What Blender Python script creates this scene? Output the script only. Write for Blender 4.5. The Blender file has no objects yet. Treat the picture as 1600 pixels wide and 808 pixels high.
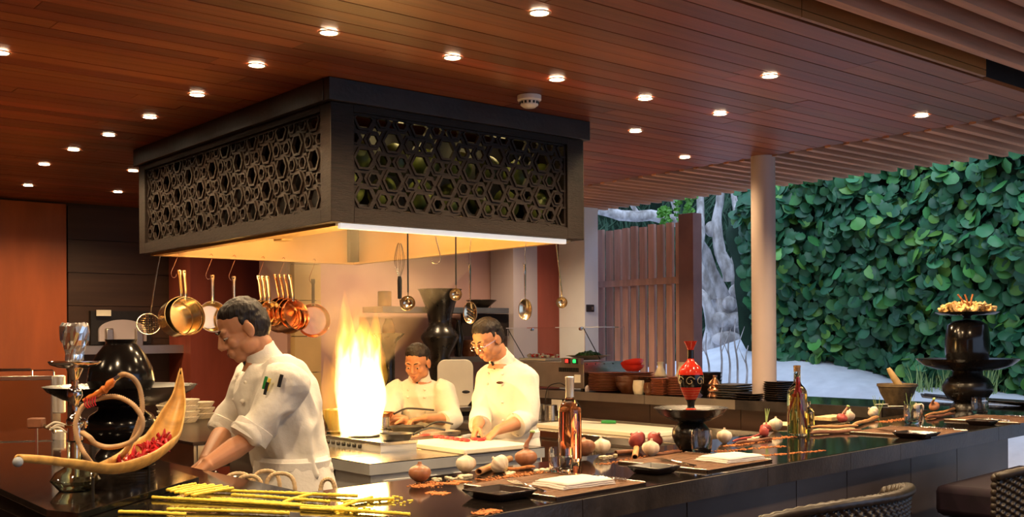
import bpy, math, random
from mathutils import Vector as V, Matrix as M, noise as NZ
random.seed(7)
PI = math.pi
SC = bpy.context.scene
COL = SC.collection
# ------------------------------------------------------------------ camera
F, CX, CY, ROLL, EYE = 1650.0, 800.0, 525.4, 0.0063, 1.5
cr = math.cos(ROLL); sr = math.sin(ROLL)
CR, CU, CD = V((cr, 0, -sr)), V((sr, 0, cr)), V((0, 1, 0))
cam = bpy.data.cameras.new('camera'); cam.sensor_width = 36; cam.lens = 36 * F / 1600
cam.shift_y = (CY - 404) / 1600; cam.clip_start = .02; cam.clip_end = 300
camo = bpy.data.objects.new('camera', cam); COL.objects.link(camo)
m3 = M((CR, CU, -CD)).transposed()
camo.matrix_world = M.Translation((0, 0, EYE)) @ m3.to_4x4()
SC.camera = camo
# ------------------------------------------------------------------ world, sky, exposure
w = bpy.data.worlds.new('world'); SC.world = w; w.use_nodes = True
bg = w.node_tree.nodes['Background']; bg.inputs[0].default_value = (.50, .68, 1.0, 1); bg.inputs[1].default_value = 1.0
SC.view_settings.view_transform = 'Standard'; SC.view_settings.look = 'None'
SC.view_settings.gamma = 1; SC.view_settings.use_curve_mapping = False
SC.view_settings.exposure = 0.5
try:
    SC.cycles.use_denoising = True; SC.cycles.sample_clamp_indirect = 6
    SC.cycles.max_bounces = 8; SC.cycles.transparent_max_bounces = 12
    SC.cycles.volume_step_rate = 2.0
except Exception: pass
sun = bpy.data.lights.new('dusk_sun', 'SUN'); sun.energy = .8; sun.color = (.80, .90, 1.0); sun.angle = .6
suno = bpy.data.objects.new('dusk_sun', sun); COL.objects.link(suno); suno.rotation_euler = (math.radians(38), 0, math.radians(-18))
# ------------------------------------------------------------------ pixel and frame helpers
def ray(x, y):
    a = (x - CX) / F; b = -(y - CY) / F
    return CD + CR * a + CU * b
def P(x, y, z=1.05):                 # the point of the horizontal plane z seen at (x, y)
    d = ray(x, y); t = (z - EYE) / d.z
    return V((d.x * t, d.y * t, z))
def PD(x, y, dep):                   # the point at a given distance into the scene
    d = ray(x, y); return V((d.x * dep, dep, EYE + d.z * dep))
def hit(x, y, p, n):
    d = ray(x, y); p = V(p); n = V(n); o = V((0, 0, EYE)); t = (p - o).dot(n) / d.dot(n)
    return o + d * t
AH = math.radians(40.0); AB = math.radians(45.3)
HU = V((math.cos(AH), math.sin(AH), 0)); HV = V((-math.sin(AH), math.cos(AH), 0))
BS = V((math.cos(AB), math.sin(AB), 0)); BT = V((-math.sin(AB), math.cos(AB), 0))
def H(u, v, z=0): return HU * u + HV * v + V((0, 0, z))
def uv(p): return p.x * HU.x + p.y * HU.y, p.x * HV.x + p.y * HV.y
BO = V((-.09, 2.645, 0))
def B(s, t, z=0): return BO + BS * s + BT * t + V((0, 0, z))
# ------------------------------------------------------------------ materials
def _n(nt, typ, **kw):
    n = nt.nodes.new(typ)
    for k, v in kw.items(): setattr(n, k, v)
    return n
def mat(name, base, rough=.5, metal=0., var=.18, scale=6., bump=0., bscale=60., stretch=(1, 1, 1), spec=.5, trans=0., ior=1.45,
        coat=0., rnd=0., emis=0., ecol=None, sss=0., rvar=.0, hue=0., dark=None):
    m = bpy.data.materials.new(name); m.use_nodes = True
    nt = m.node_tree; b = nt.nodes['Principled BSDF']; L = nt.links.new
    b.inputs['Roughness'].default_value = rough; b.inputs['Metallic'].default_value = metal
    b.inputs['Specular IOR Level'].default_value = spec; b.inputs['IOR'].default_value = ior
    b.inputs['Transmission Weight'].default_value = trans; b.inputs['Coat Weight'].default_value = coat
    b.inputs['Coat Roughness'].default_value = .08
    if sss:
        b.inputs['Subsurface Weight'].default_value = sss; b.inputs['Subsurface Radius'].default_value = (.02, .008, .004)
    tc = _n(nt, 'ShaderNodeTexCoord'); mp = _n(nt, 'ShaderNodeMapping'); mp.inputs['Scale'].default_value = stretch
    L(tc.outputs['Object'], mp.inputs['Vector'])
    oi = None
    if rnd or hue:
        oi = _n(nt, 'ShaderNodeObjectInfo')
        va = _n(nt, 'ShaderNodeVectorMath', operation='ADD'); sc = _n(nt, 'ShaderNodeVectorMath', operation='SCALE')
        cm = _n(nt, 'ShaderNodeCombineXYZ')
        for i in range(3): L(oi.outputs['Random'], cm.inputs[i])
        L(cm.outputs[0], sc.inputs[0]); sc.inputs['Scale'].default_value = 37.
        L(mp.outputs[0], va.inputs[0]); L(sc.outputs[0], va.inputs[1]); vec = va.outputs[0]
    else: vec = mp.outputs[0]
    nz = _n(nt, 'ShaderNodeTexNoise'); nz.inputs['Scale'].default_value = scale; nz.inputs['Detail'].default_value = 5
    L(vec, nz.inputs['Vector'])
    mr = _n(nt, 'ShaderNodeMapRange'); L(nz.outputs['Fac'], mr.inputs[0])
    mr.inputs[1].default_value = .3; mr.inputs[2].default_value = .7
    mr.inputs[3].default_value = 1 - var; mr.inputs[4].default_value = 1 + var
    hs = _n(nt, 'ShaderNodeHueSaturation'); hs.inputs['Color'].default_value = (*base, 1)
    if dark is not None:
        mx = _n(nt, 'ShaderNodeMix', data_type='RGBA'); mx.inputs['A'].default_value = (*dark, 1); mx.inputs['B'].default_value = (*base, 1)
        m2 = _n(nt, 'ShaderNodeMapRange'); L(nz.outputs['Fac'], m2.inputs[0]); m2.inputs[1].default_value = .38; m2.inputs[2].default_value = .6
        L(m2.outputs[0], mx.inputs['Factor']); L(mx.outputs['Result'], hs.inputs['Color'])
    val = mr.outputs[0]
    if rnd:
        m3_ = _n(nt, 'ShaderNodeMapRange'); L(oi.outputs['Random'], m3_.inputs[0]); m3_.inputs[3].default_value = 1 - rnd; m3_.inputs[4].default_value = 1 + rnd
        mu = _n(nt, 'ShaderNodeMath', operation='MULTIPLY'); L(val, mu.inputs[0]); L(m3_.outputs[0], mu.inputs[1]); val = mu.outputs[0]
    if hue:
        wn = _n(nt, 'ShaderNodeTexWhiteNoise', noise_dimensions='1D'); L(oi.outputs['Random'], wn.inputs['W'])
        m4 = _n(nt, 'ShaderNodeMapRange'); L(wn.outputs['Value'], m4.inputs[0]); m4.inputs[3].default_value = .5 - hue; m4.inputs[4].default_value = .5 + hue
        L(m4.outputs[0], hs.inputs['Hue'])
    L(val, hs.inputs['Value']); L(hs.outputs[0], b.inputs['Base Color'])
    if rvar:
        m5 = _n(nt, 'ShaderNodeMapRange'); L(nz.outputs['Fac'], m5.inputs[0]); m5.inputs[3].default_value = max(.02, rough - rvar); m5.inputs[4].default_value = min(1, rough + rvar)
        L(m5.outputs[0], b.inputs['Roughness'])
    if bump:
        n2 = _n(nt, 'ShaderNodeTexNoise'); n2.inputs['Scale'].default_value = bscale; n2.inputs['Detail'].default_value = 3
        L(vec, n2.inputs['Vector']); bp = _n(nt, 'ShaderNodeBump'); bp.inputs['Strength'].default_value = bump; bp.inputs['Distance'].default_value = .01
        L(n2.outputs['Fac'], bp.inputs['Height']); L(bp.outputs[0], b.inputs['Normal'])
    if emis:
        b.inputs['Emission Color'].default_value = (*(ecol or base), 1); b.inputs['Emission Strength'].default_value = emis
    return m
WOODS = (.6, 12, 12)
MT = {}
def mk(k, *a, **kw): MT[k] = mat(k, *a, **kw)
mk('ceiling_wood', (.235, .058, .018), .42, var=.22, scale=3, stretch=(.5, 9, 9), bump=.08, bscale=14, rnd=.30, hue=.008)
mk('fascia_wood', (.34, .135, .035), .45, var=.15, scale=3, stretch=(.5, 9, 9), rnd=.12)
mk('beam_wood', (.50, .245, .145), .55, var=.2, scale=3, stretch=(.5, 9, 9), rnd=.15)
mk('gap_dark', (.012, .006, .004), .9)
mk('dark_oak', (.015, .0090, .0066), .5, spec=.28, var=.45, scale=5, stretch=(1.5, 1.5, 20), bump=.35, bscale=22)
mk('dark_oak_flat', (.015, .0090, .0066), .5, spec=.28, var=.45, scale=5, stretch=(20, 20, 1.5) and (1.2, 1.2, 22), bump=.35, bscale=22)
mk('cornice', (.022, .016, .015), .45, var=.3, scale=10, bump=.15, bscale=50)
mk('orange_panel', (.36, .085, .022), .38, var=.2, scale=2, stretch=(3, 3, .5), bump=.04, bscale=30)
mk('red_panel', (.30, .065, .040), .38, var=.2, scale=2, stretch=(3, 3, .5))
mk('brown_panel', (.052, .025, .015), .5, var=.2, scale=3, stretch=(.5, .5, 6))
mk('mauve_wall', (.42, .25, .22), .6, var=.08, scale=3)
mk('lavender_wall', (.46, .40, .43), .6, var=.05, scale=3)
mk('white_wall', (.80, .82, .88), .6, var=.04, scale=3)
mk('ochre_tile', (.44, .29, .12), .4, var=.12, scale=3)
mk('floor_stone', (.05, .032, .025), .45, var=.3, scale=3)
mk('granite', (.010, .0075, .0065), .075, var=.5, scale=40, spec=.55, rvar=.02)
mk('granite_edge', (.030, .023, .020), .30, var=.5, scale=9, bump=.1, bscale=80)
mk('grey_panel', (.150, .112, .092), .42, var=.12, scale=4)
mk('steel', (.62, .60, .56), .26, 1., var=.08, scale=5, stretch=(1, 1, 14), bump=.02, bscale=70)
mk('steel_top', (.62, .58, .52), .22, 1., var=.10, scale=6, stretch=(12, 1, 1))
mk('steel_front', (.58, .60, .61), .42, .55, var=.12, scale=4)
mk('steel_dull', (.42, .38, .34), .38, 1., var=.12, scale=5)
mk('chrome', (.80, .79, .78), .09, 1., var=.05)
mk('hood_steel', (.74, .50, .22), .45, .6, var=.08, scale=3)
mk('pan_steel', (.80, .66, .44), .20, 1., var=.12, scale=7, rvar=.06)
mk('copper', (.62, .30, .16), .24, 1., var=.2, scale=9, rvar=.06)
mk('iron', (.015, .013, .012), .45, var=.3, scale=20)
mk('black_gloss', (.008, .0065, .006), .16, var=.3, scale=10, spec=.5, rvar=.04)
mk('black_bowl', (.012, .009, .007), .28, var=.35, scale=12, rvar=.06)
mk('jacket_white', (.74, .71, .65), .75, var=.05, scale=12, bump=.22, bscale=45, sss=0)
mk('apron_white', (.78, .75, .70), .8, var=.06, scale=14, bump=.2, bscale=60)
mk('button', (.72, .69, .62), .4)
mk('skin', (.50, .235, .125), .5, var=.08, scale=9, sss=.12, bump=.05, bscale=90)
mk('lips', (.36, .12, .08), .45)
mk('hair', (.016, .010, .008), .5, var=.5, scale=30, stretch=(1, 1, .2), bump=.5, bscale=120)
mk('eye_white', (.50, .44, .40), .3); mk('eye_dark', (.02, .012, .01), .12)
mk('trousers', (.02, .018, .018), .8); mk('shoe', (.012, .011, .011), .4)
mk('glass', (1, 1, 1), .01, trans=1, ior=1.45, var=0)
mk('glass_green', (.80, .92, .82), .02, trans=1, ior=1.45, var=0)
mk('sneeze_glass', (.93, .97, .97), .01, trans=1, ior=1.06, var=0)
mk('water', (.95, .80, .35), .02, trans=1, ior=1.33, var=0)
mk('rose_wine', (.98, .40, .19), .02, trans=1, ior=1.34, var=0)
mk('amber_oil', (.93, .66, .20), .03, trans=1, ior=1.36, var=0)
mk('foil', (.90, .91, .92), .24, 1., var=.05); mk('label_silver', (.78, .72, .62), .35, .6)
mk('garlic', (.76, .66, .50), .5, var=.14, scale=30, stretch=(1, 1, .3), dark=(.62, .46, .32))
mk('onion_brown', (.33, .135, .065), .34, var=.3, scale=16, stretch=(3, 3, .3), rnd=.15)
mk('onion_red', (.40, .075, .065), .32, var=.25, scale=16, stretch=(3, 3, .3), rnd=.15)
mk('cinnamon', (.50, .235, .085), .6, var=.3, scale=18, stretch=(.5, 6, 6), rnd=.15)
mk('cinnamon_dark', (.20, .075, .035), .6, var=.3, scale=18)
mk('spice', (.52, .185, .055), .9, var=.4, scale=60)
mk('chip', (.72, .60, .40), .7, var=.2, scale=30)
mk('green_leaf', (.13, .30, .06), .5, var=.2); mk('green_stem', (.30, .42, .14), .5)
mk('napkin', (.76, .70, .62), .8, var=.04, scale=20, bump=.1, bscale=200)
mk('woven_mat', (.20, .095, .042), .55, var=.5, scale=9, stretch=(1, 30, 1), bump=.6, bscale=40)
mk('dish_brown', (.020, .011, .009), .22, var=.3, scale=14)
mk('red_clay', (.23, .070, .035), .35, var=.2, scale=10, rnd=.12)
mk('brown_glaze', (.12, .042, .018), .16, var=.5, scale=10, rvar=.08)
mk('cream_glaze', (.62, .52, .36), .35, var=.2, scale=12)
mk('grey_plate', (.135, .115, .095), .4, var=.2, scale=10, rnd=.15)
mk('dark_plate', (.022, .013, .010), .25, var=.3, rnd=.2)
mk('lacquer_red', (.50, .028, .014), .16, var=.15, scale=6)
mk('plastic_red', (.62, .035, .020), .35)
mk('board_white', (.80, .74, .60), .45, var=.05, scale=6)
mk('meat', (.42, .02, .025), .35, var=.35, scale=40)
mk('knife_green', (.03, .30, .07), .4)
mk('black_plastic', (.012, .012, .013), .4); mk('grey_plastic', (.30, .34, .38), .4)
mk('plaster', (.46, .37, .34), .55, var=.05, scale=3)
mk('wicker', (.022, .014, .009), .38, var=.5, scale=40, spec=.7)
mk('purple_cloth', (.010, .0022, .010), .85, var=.3, scale=14)
mk('rattan', (.62, .44, .24), .55, var=.25, scale=40)
mk('straw', (.66, .50, .26), .7, var=.3, scale=40)
mk('noodle', (.92, .68, .07), .55, var=.25, scale=50, rnd=.1)
mk('hose', (.52, .33, .17), .6, var=.15, scale=30)
mk('amber', (.62, .17, .035), .15, var=.4, scale=20, coat=.5)
mk('palm_wood', (.62, .34, .085), .42, var=.3, scale=7, stretch=(.6, 4, 4))
mk('chili', (.42, .014, .020), .28, var=.4, scale=30, rnd=.35)
mk('stone_mortar', (.15, .105, .055), .6, var=.35, scale=30, bump=.3, bscale=120)
mk('pestle_wood', (.56, .38, .17), .5, var=.25, scale=10)
mk('cracker', (.74, .45, .17), .5, var=.3, scale=22, rnd=.18)
mk('lamp_trim', (.72, .55, .38), .35, .3)
mk('lamp_lens', (1, .86, .62), .4, emis=26, ecol=(1, .82, .55))
mk('tube_light', (1, .93, .88), .4, emis=.45, ecol=(1, .92, .82))
mk('detector', (.74, .66, .56), .45)
mk('red_lamp', (.8, .03, .02), .3, emis=1.5, ecol=(1, .03, .02)); mk('green_lamp', (.03, .6, .12), .3, emis=1.2, ecol=(.02, 1, .15))
mk('coconut', (.13, .16, .03), .5, var=.5, scale=6, rnd=.4)
mk('sand', (.74, .76, .82), .95, var=.10, scale=5, bump=.5, bscale=9)
mk('bark', (.60, .56, .56), .85, var=.2, scale=6, stretch=(2, 2, .9), bump=.8, bscale=14, dark=(.36, .32, .30))
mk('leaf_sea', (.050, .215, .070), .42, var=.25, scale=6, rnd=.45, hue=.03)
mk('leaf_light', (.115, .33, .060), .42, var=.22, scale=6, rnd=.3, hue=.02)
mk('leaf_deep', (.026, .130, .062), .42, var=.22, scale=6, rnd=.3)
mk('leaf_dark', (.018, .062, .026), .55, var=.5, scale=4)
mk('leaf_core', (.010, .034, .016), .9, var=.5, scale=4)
mk('fence_wood', (.60, .34, .27), .6, var=.2, scale=4, stretch=(4, 4, .5), rnd=.15)
mk('fence_post', (.26, .13, .12), .6, var=.2, scale=4)
mk('sign_white', (.80, .74, .62), .5); mk('switch_dark', (.03, .025, .03), .4)
mk('salad', (.05, .12, .025), .6, var=.4, scale=40)
mk('hub_dark', (.02, .014, .012), .5)
# ------------------------------------------------------------------ mesh builder
class MB:
    def __init__(s): s.v = []; s.f = []
    def add(s, vs, fs):
        o = len(s.v); s.v += [tuple(x) for x in vs]; s.f += [tuple(i + o for i in f) for f in fs]; return s
    def box(s, c, d, R=None):
        x, y, z = d[0] / 2, d[1] / 2, d[2] / 2; c = V(c)
        vs = [V(p) for p in ((-x, -y, -z), (x, -y, -z), (x, y, -z), (-x, y, -z), (-x, -y, z), (x, -y, z), (x, y, z), (-x, y, z))]
        if R is not None: vs = [R @ p for p in vs]
        return s.add([p + c for p in vs], [(0, 3, 2, 1), (4, 5, 6, 7), (0, 1, 5, 4), (1, 2, 6, 5), (2, 3, 7, 6), (3, 0, 4, 7)])
    def prism(s, pts, z0, z1):
        n = len(pts); vs = [(p[0], p[1], z0) for p in pts] + [(p[0], p[1], z1) for p in pts]
        return s.add(vs, [tuple(range(n - 1, -1, -1)), tuple(range(n, 2 * n))] + [(i, (i + 1) % n, n + (i + 1) % n, n + i) for i in range(n)])
    def rings(s, rs, cap0=True, cap1=True):
        n = len(rs[0]); vs = [p for r in rs for p in r]; fs = []
        for k in range(len(rs) - 1):
            for i in range(n):
                j = (i + 1) % n; fs.append((k * n + i, k * n + j, (k + 1) * n + j, (k + 1) * n + i))
        if cap0: fs.append(tuple(range(n - 1, -1, -1)))
        if cap1: fs.append(tuple((len(rs) - 1) * n + i for i in range(n)))
        return s.add(vs, fs)
    def lathe(s, prof, n=24, c=(0, 0, 0), R=None, cap0=True, cap1=True):
        c = V(c); rs = []
        for r, z in prof:
            ring = [V((r * math.cos(2 * PI * i / n), r * math.sin(2 * PI * i / n), z)) for i in range(n)]
            if R is not None: ring = [R @ p for p in ring]
            rs.append([p + c for p in ring])
        return s.rings(rs, cap0, cap1)
    def tube(s, pts, r, n=8, closed=False, up=None):
        pts = [V(p) for p in pts]; k = len(pts)
        rr = r if isinstance(r, (list, tuple)) else [r] * k
        rs = []; pn = None
        for i in range(k):
            a = pts[(i - 1) % k] if (closed or i > 0) else pts[i]; b = pts[(i + 1) % k] if (closed or i < k - 1) else pts[i]
            t = (b - a).normalized() if (b - a).length > 1e-9 else V((0, 0, 1))
            if pn is None:
                h = V(up) if up is not None else (V((0, 0, 1)) if abs(t.z) < .9 else V((1, 0, 0)))
                pn = (h - t * h.dot(t)).normalized()
            else:
                q = pn - t * pn.dot(t); pn = q.normalized() if q.length > 1e-6 else pn
            bn = t.cross(pn); e = rr[i]; ra, rb = e if isinstance(e, (list, tuple)) else (e, e)
            rs.append([pts[i] + pn * (ra * math.cos(2 * PI * j / n)) + bn * (rb * math.sin(2 * PI * j / n)) for j in range(n)])
        if closed: rs.append(rs[0])
        return s.rings(rs, not closed, not closed)
    def ball(s, c, r, n=12, m=8, R=None):
        r = r if isinstance(r, (list, tuple)) else (r, r, r); c = V(c); rs = []
        for k in range(m + 1):
            t = -PI / 2 + PI * k / m; q = max(.02, math.cos(t))
            ring = [V((r[0] * q * math.cos(2 * PI * i / n), r[1] * q * math.sin(2 * PI * i / n), r[2] * math.sin(t))) for i in range(n)]
            if R is not None: ring = [R @ p for p in ring]
            rs.append([p + c for p in ring])
        return s.rings(rs)
    def grid(s, fn, nu, nv):
        vs = [fn(i / (nu - 1), j / (nv - 1)) for i in range(nu) for j in range(nv)]
        return s.add(vs, [(i * nv + j, (i + 1) * nv + j, (i + 1) * nv + j + 1, i * nv + j + 1) for i in range(nu - 1) for j in range(nv - 1)])
    def mesh(s, name, smooth=True, ang=.7):
        me = bpy.data.meshes.new(name); me.from_pydata(s.v, [], s.f); me.update()
        if smooth:
            me.polygons.foreach_set('use_smooth', [True] * len(me.polygons))
            try: me.set_sharp_from_angle(angle=ang)
            except Exception: pass
        return me
    def build(s, name, m, parent=None, loc=None, rot=None, smooth=True, ang=.7, bevel=0):
        o = bpy.data.objects.new(name, s.mesh(name, smooth, ang)); COL.objects.link(o)
        if m: o.data.materials.append(MT[m] if isinstance(m, str) else m)
        if parent: o.parent = parent
        if loc is not None: o.location = loc
        if rot is not None: o.rotation_euler = rot
        if bevel:
            b = o.modifiers.new('bevel', 'BEVEL'); b.width = bevel; b.segments = 2; b.limit_method = 'ANGLE'; b.angle_limit = .7
        return o
def tag(o, label=None, cat=None, group=None, kind=None):
    if label: o['label'] = label
    if cat: o['category'] = cat
    if group: o['group'] = group
    if kind: o['kind'] = kind
    return o
def thing(name, label, cat, loc=(0, 0, 0), rz=0., group=None):
    o = bpy.data.objects.new(name, None); COL.objects.link(o); o.empty_display_size = .05
    o.location = loc; o.rotation_euler = (0, 0, rz); return tag(o, label, cat, group)
def struct(name, mb, m, loc=None, rz=0., parent=None, bevel=0, smooth=False):
    o = mb.build(name, m, parent, loc, (0, 0, rz), smooth=smooth, bevel=bevel)
    if parent is None: o['kind'] = 'structure'
    return o
def share(name, me, parent=None, loc=(0, 0, 0), rot=(0, 0, 0), sc=(1, 1, 1)):
    o = bpy.data.objects.new(name, me); COL.objects.link(o); o.parent = parent
    o.location = loc; o.rotation_euler = rot; o.scale = sc; return o
def dup(root, loc=None, rz=None, label=None, group=None):
    def cp(o, par):
        c = o.copy(); COL.objects.link(c)
        if par: c.parent = par
        for ch in o.children: cp(ch, c)
        return c
    r = cp(root, None)
    if loc is not None: r.location = loc
    if rz is not None: r.rotation_euler = (0, 0, rz)
    if label: r['label'] = label
    if group: r['group'] = group
    return r
def RX(a): return M.Rotation(a, 3, 'X')
def RY(a): return M.Rotation(a, 3, 'Y')
def RZ(a): return M.Rotation(a, 3, 'Z')
def lerp(a, b, t): return a + (b - a) * t
def smooth_path(pts, n):
    pts = [V(p) for p in pts]; out = []; k = len(pts)
    for i in range(n):
        t = i / (n - 1) * (k - 1); a = min(int(t), k - 2); f = t - a
        p0, p1, p2, p3 = pts[max(a - 1, 0)], pts[a], pts[a + 1], pts[min(a + 2, k - 1)]
        out.append(.5 * ((2 * p1) + (p2 - p0) * f + (2 * p0 - 5 * p1 + 4 * p2 - p3) * f * f + (3 * p1 - p0 - 3 * p2 + p3) * f ** 3))
    return out
# ------------------------------------------------------------------ room shell
ZC = 2.73
U_EDGE, V_NEAR, V_BACK = 6.03, 2.45, 9.89
struct('floor', MB().box((1.6, 4.0, -.05), (11.2, 13.0, .1)), 'floor_stone', rz=AH)
ceil = struct('ceiling', MB().box(((-3.5 + U_EDGE) / 2, (V_NEAR + 10.1) / 2, ZC + .10), (U_EDGE + 3.5, 10.1 - V_NEAR, .16)), 'gap_dark', rz=AH)
PM = MB().box((0, 0, 0), (1, .108, .02)).mesh('plank', smooth=False); PM.materials.append(MT['ceiling_wood'])
rnd = random.Random(3); pitch = .1135; nrow = int((V_BACK - V_NEAR) / pitch) + 1
for k in range(nrow):
    v = V_NEAR + pitch * (k + .5)
    u = max(-2.6, .25 * v - 1.3) - rnd.random() * 1.5
    while u < U_EDGE - .01:
        L_ = rnd.uniform(2.3, 3.6); e = min(u + L_, U_EDGE)
        if U_EDGE - e < .5: e = U_EDGE
        share('plank', PM, ceil, ((u + e) / 2, v, ZC + .0105 + rnd.uniform(0, .002)), (0, 0, 0), (e - u - .003, 1, 1)); u = e
# near fascia, three stacked boards above the ceiling edge
fas = struct('trim_1', MB().box((1.2, V_NEAR - .012, ZC + .09), (7.6, .02, .16)), 'gap_dark', rz=AH)
for z, h in ((ZC + .015, .028), (ZC + .070, .074), (ZC + .145, .070)):
    for u0, u1 in ((-2.6, .9), (.9, 3.5), (3.5, 5.0)):
        MB().box(((u0 + u1) / 2, V_NEAR - .03, z), (u1 - u0 - .004, .02, h)).build('fascia_board', 'fascia_wood', fas, smooth=False)
# pergola of fins along the garden side and over the near side
perg = thing('pergola', 'row of thin parallel wooden beams fringing the ceiling over the garden', 'pergola', (0, 0, 0), AH)
B1 = MB().box((0, 0, 0), (1.30, .045, .15)).mesh('beam', smooth=False); B1.materials.append(MT['beam_wood'])
B2 = MB().box((0, 0, 0), (8.0, .045, .15)).mesh('beam', smooth=False); B2.materials.append(MT['beam_wood'])
v = V_NEAR + .12
while v < 7.45: share('beam', B1, perg, (U_EDGE + .64, v, ZC + .065)); v += .1385
v = V_NEAR - .20
while v > -.6: share('beam', B2, perg, (3.2, v, ZC + .085)); v -= .150
MB().box((6.35, V_NEAR + 2.3, ZC + .16), (.07, 5.3, .05)).build('cross_beam', 'beam_wood', perg, smooth=False)
struct('roof', MB().box((1.8, 4.0, ZC + .32), (10.6, 12.6, .08)), 'gap_dark', rz=AH)
# back and side walls
struct('wall_back', MB().box((2.2, V_BACK + .1, 1.4), (9.6, .2, 2.9)), 'brown_panel', rz=AH)
struct('wall_sky_block', MB().box((-.6, -2.3, 1.4), (5.6, .2, 2.9)), 'ochre_tile', rz=AH)  # unseen wall added behind the camera to keep out cool sky light
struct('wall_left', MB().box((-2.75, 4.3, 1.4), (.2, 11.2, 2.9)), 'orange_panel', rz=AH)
def vwall(x, v):        # u of the pixel column x on the plane v
    p = hit(x, 500, H(0, v), HV); return uv(p)[0]
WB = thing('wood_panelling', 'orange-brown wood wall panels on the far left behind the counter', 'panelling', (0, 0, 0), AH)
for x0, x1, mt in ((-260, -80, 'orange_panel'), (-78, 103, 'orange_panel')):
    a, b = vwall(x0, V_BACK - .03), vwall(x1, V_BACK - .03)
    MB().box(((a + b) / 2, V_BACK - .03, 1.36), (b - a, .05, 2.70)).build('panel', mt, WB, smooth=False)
WR = thing('wood_partition', 'reddish wood partition behind the hanging saucepans', 'panelling', (0, 0, 0), AH)
a, b = vwall(284, V_BACK - .35), vwall(418, V_BACK - .35)
MB().box(((a + b) / 2, V_BACK - .30, 1.36), (b - a, .5, 2.70)).build('panel', 'red_panel', WR, smooth=False)
# dark recess between: boards, ledge and round-topped oven front
RC = thing('recess_boards', 'dark wooden boards lining the recess behind the black vessel', 'panelling', (0, 0, 0), AH)
a, b = vwall(105, V_BACK), vwall(283, V_BACK)
for i in range(6):
    z = 2.70 - i * .30
    MB().box(((a + b) / 2, V_BACK - .02, z - .15), (b - a, .03, .294)).build('board', 'brown_panel', RC, smooth=False)
b -= .10
LG = thing('recess_ledge', 'grey stone ledge across the dark recess at left', 'shelf', (0, 0, 0), AH)
MB().box(((a + b) / 2, V_BACK - .2, 1.40), (b - a, .38, .075)).build('slab', 'steel_dull', LG, smooth=False)
OV = thing('oven_niche', 'round-topped pale oven door with two dark handles in the dark recess', 'oven', (0, 0, 0), AH)
a2, b2 = vwall(153, V_BACK - .1), vwall(227, V_BACK - .1)
cu = (a2 + b2) / 2; hw = (b2 - a2) / 2
MB().box((cu, V_BACK - .06, 1.60), (hw * 2 + .12, .06, .31)).build('surround', 'iron', OV, smooth=False)
arch = [(-hw, 1.475)] + [(hw * math.cos(t), 1.57 + .105 * math.sin(t)) for t in [PI - PI * i / 16 for i in range(17)]] + [(hw, 1.475)]
mb = MB(); n = len(arch)
mb.add([(cu + x, V_BACK - .10, z) for x, z in arch] + [(cu + x, V_BACK - .13, z) for x, z in arch],
       [tuple(range(n)), tuple(range(2 * n - 1, n - 1, -1))] + [(i, n + i, n + (i + 1) % n, (i + 1) % n) for i in range(n)])
odoor = mb.build('door', 'lavender_wall', OV, smooth=False)
for dx in (-.5, .5): MB().box((cu + dx * hw * 1.25, V_BACK - .155, 1.51), (.07, .05, .17)).build('handle', 'steel_dull', odoor, bevel=.01)
tag(MB().box((0, 0, 0), (.13, .01, .055)).build('sign_plate', 'sign_white', None, H(vwall(161, V_BACK - .1), V_BACK - .12, 1.735), (0, 0, AH)),
    'small white sign plate above the oven in the dark recess', 'sign')
# kitchen rear wall block and piers
V1 = 7.88
struct('wall_rear', MB().box((5.55, V1 + .31, 1.36), (2.66, .5, 2.72)), 'mauve_wall', rz=AH)
ot = thing('tiled_pillar', 'ochre tiled pillar left of the fire behind the copper pan', 'pillar', (0, 0, 0), AH)
a, b = vwall(459, V1), vwall(500, V1)
MB().box(((a + b) / 2, V1 + .26, 1.36), (b - a - .02, .44, 2.70)).build('core', 'gap_dark', ot, smooth=False)
for i in range(9): MB().box(((a + b) / 2, V1 + .22, .15 + i * .302), (b - a, .47, .296)).build('tile', 'ochre_tile', ot, smooth=False)
a, b = vwall(790, V1 - .05), vwall(808, V1 - .05)
struct('fire_tint_jamb', MB().box(((a + b) / 2, V1 + .02, 1.36), (b - a, .14, 2.72)), 'fascia_wood', rz=AH)  # wall jamb; the orange of the firelight is put into its colour
uc = vwall(840, 7.58)
struct('wall_pier', MB().box((uc - .15, 7.75, 1.36), (.3, .34, 2.72)), 'lavender_wall', rz=AH)
ua = vwall(914, 7.22)
struct('wall_recess', MB().box(((uc + ua) / 2, 7.66, 1.36), (ua - uc + .1, .15, 2.72)), 'red_panel', rz=AH)
ue = vwall(935, 7.22)
struct('wall_end', MB().box(((ua + ue) / 2, 7.40, 1.36), (ue - ua, .36, 2.72)), 'white_wall', rz=AH)
sw = thing('wall_switch', 'dark switch plate on the white end wall', 'switch', H(vwall(924, 7.2), 7.215, EYE + (525 - 482) / F * 10.0), AH)
MB().box((0, 0, 0), (.10, .012, .07)).build('plate', 'switch_dark', sw, bevel=.004); MB().box((.02, -.009, 0), (.02, .01, .03)).build('rocker', 'steel_dull', sw, smooth=False)
# round white column on the garden side
cp = P(1192, 245, ZC); cu_, cv_ = uv(cp)
colm = thing('column', 'round pale plaster column at the ceiling edge before the hedge', 'column', (cp.x, cp.y, 0))
MB().lathe([(.083, 1.052), (.083, ZC)], 40).build('shaft', 'plaster', colm, smooth=True)
MB().lathe([(.095, 1.052), (.095, 1.06), (.084, 1.065)], 40).build('base', 'plaster', colm)
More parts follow.
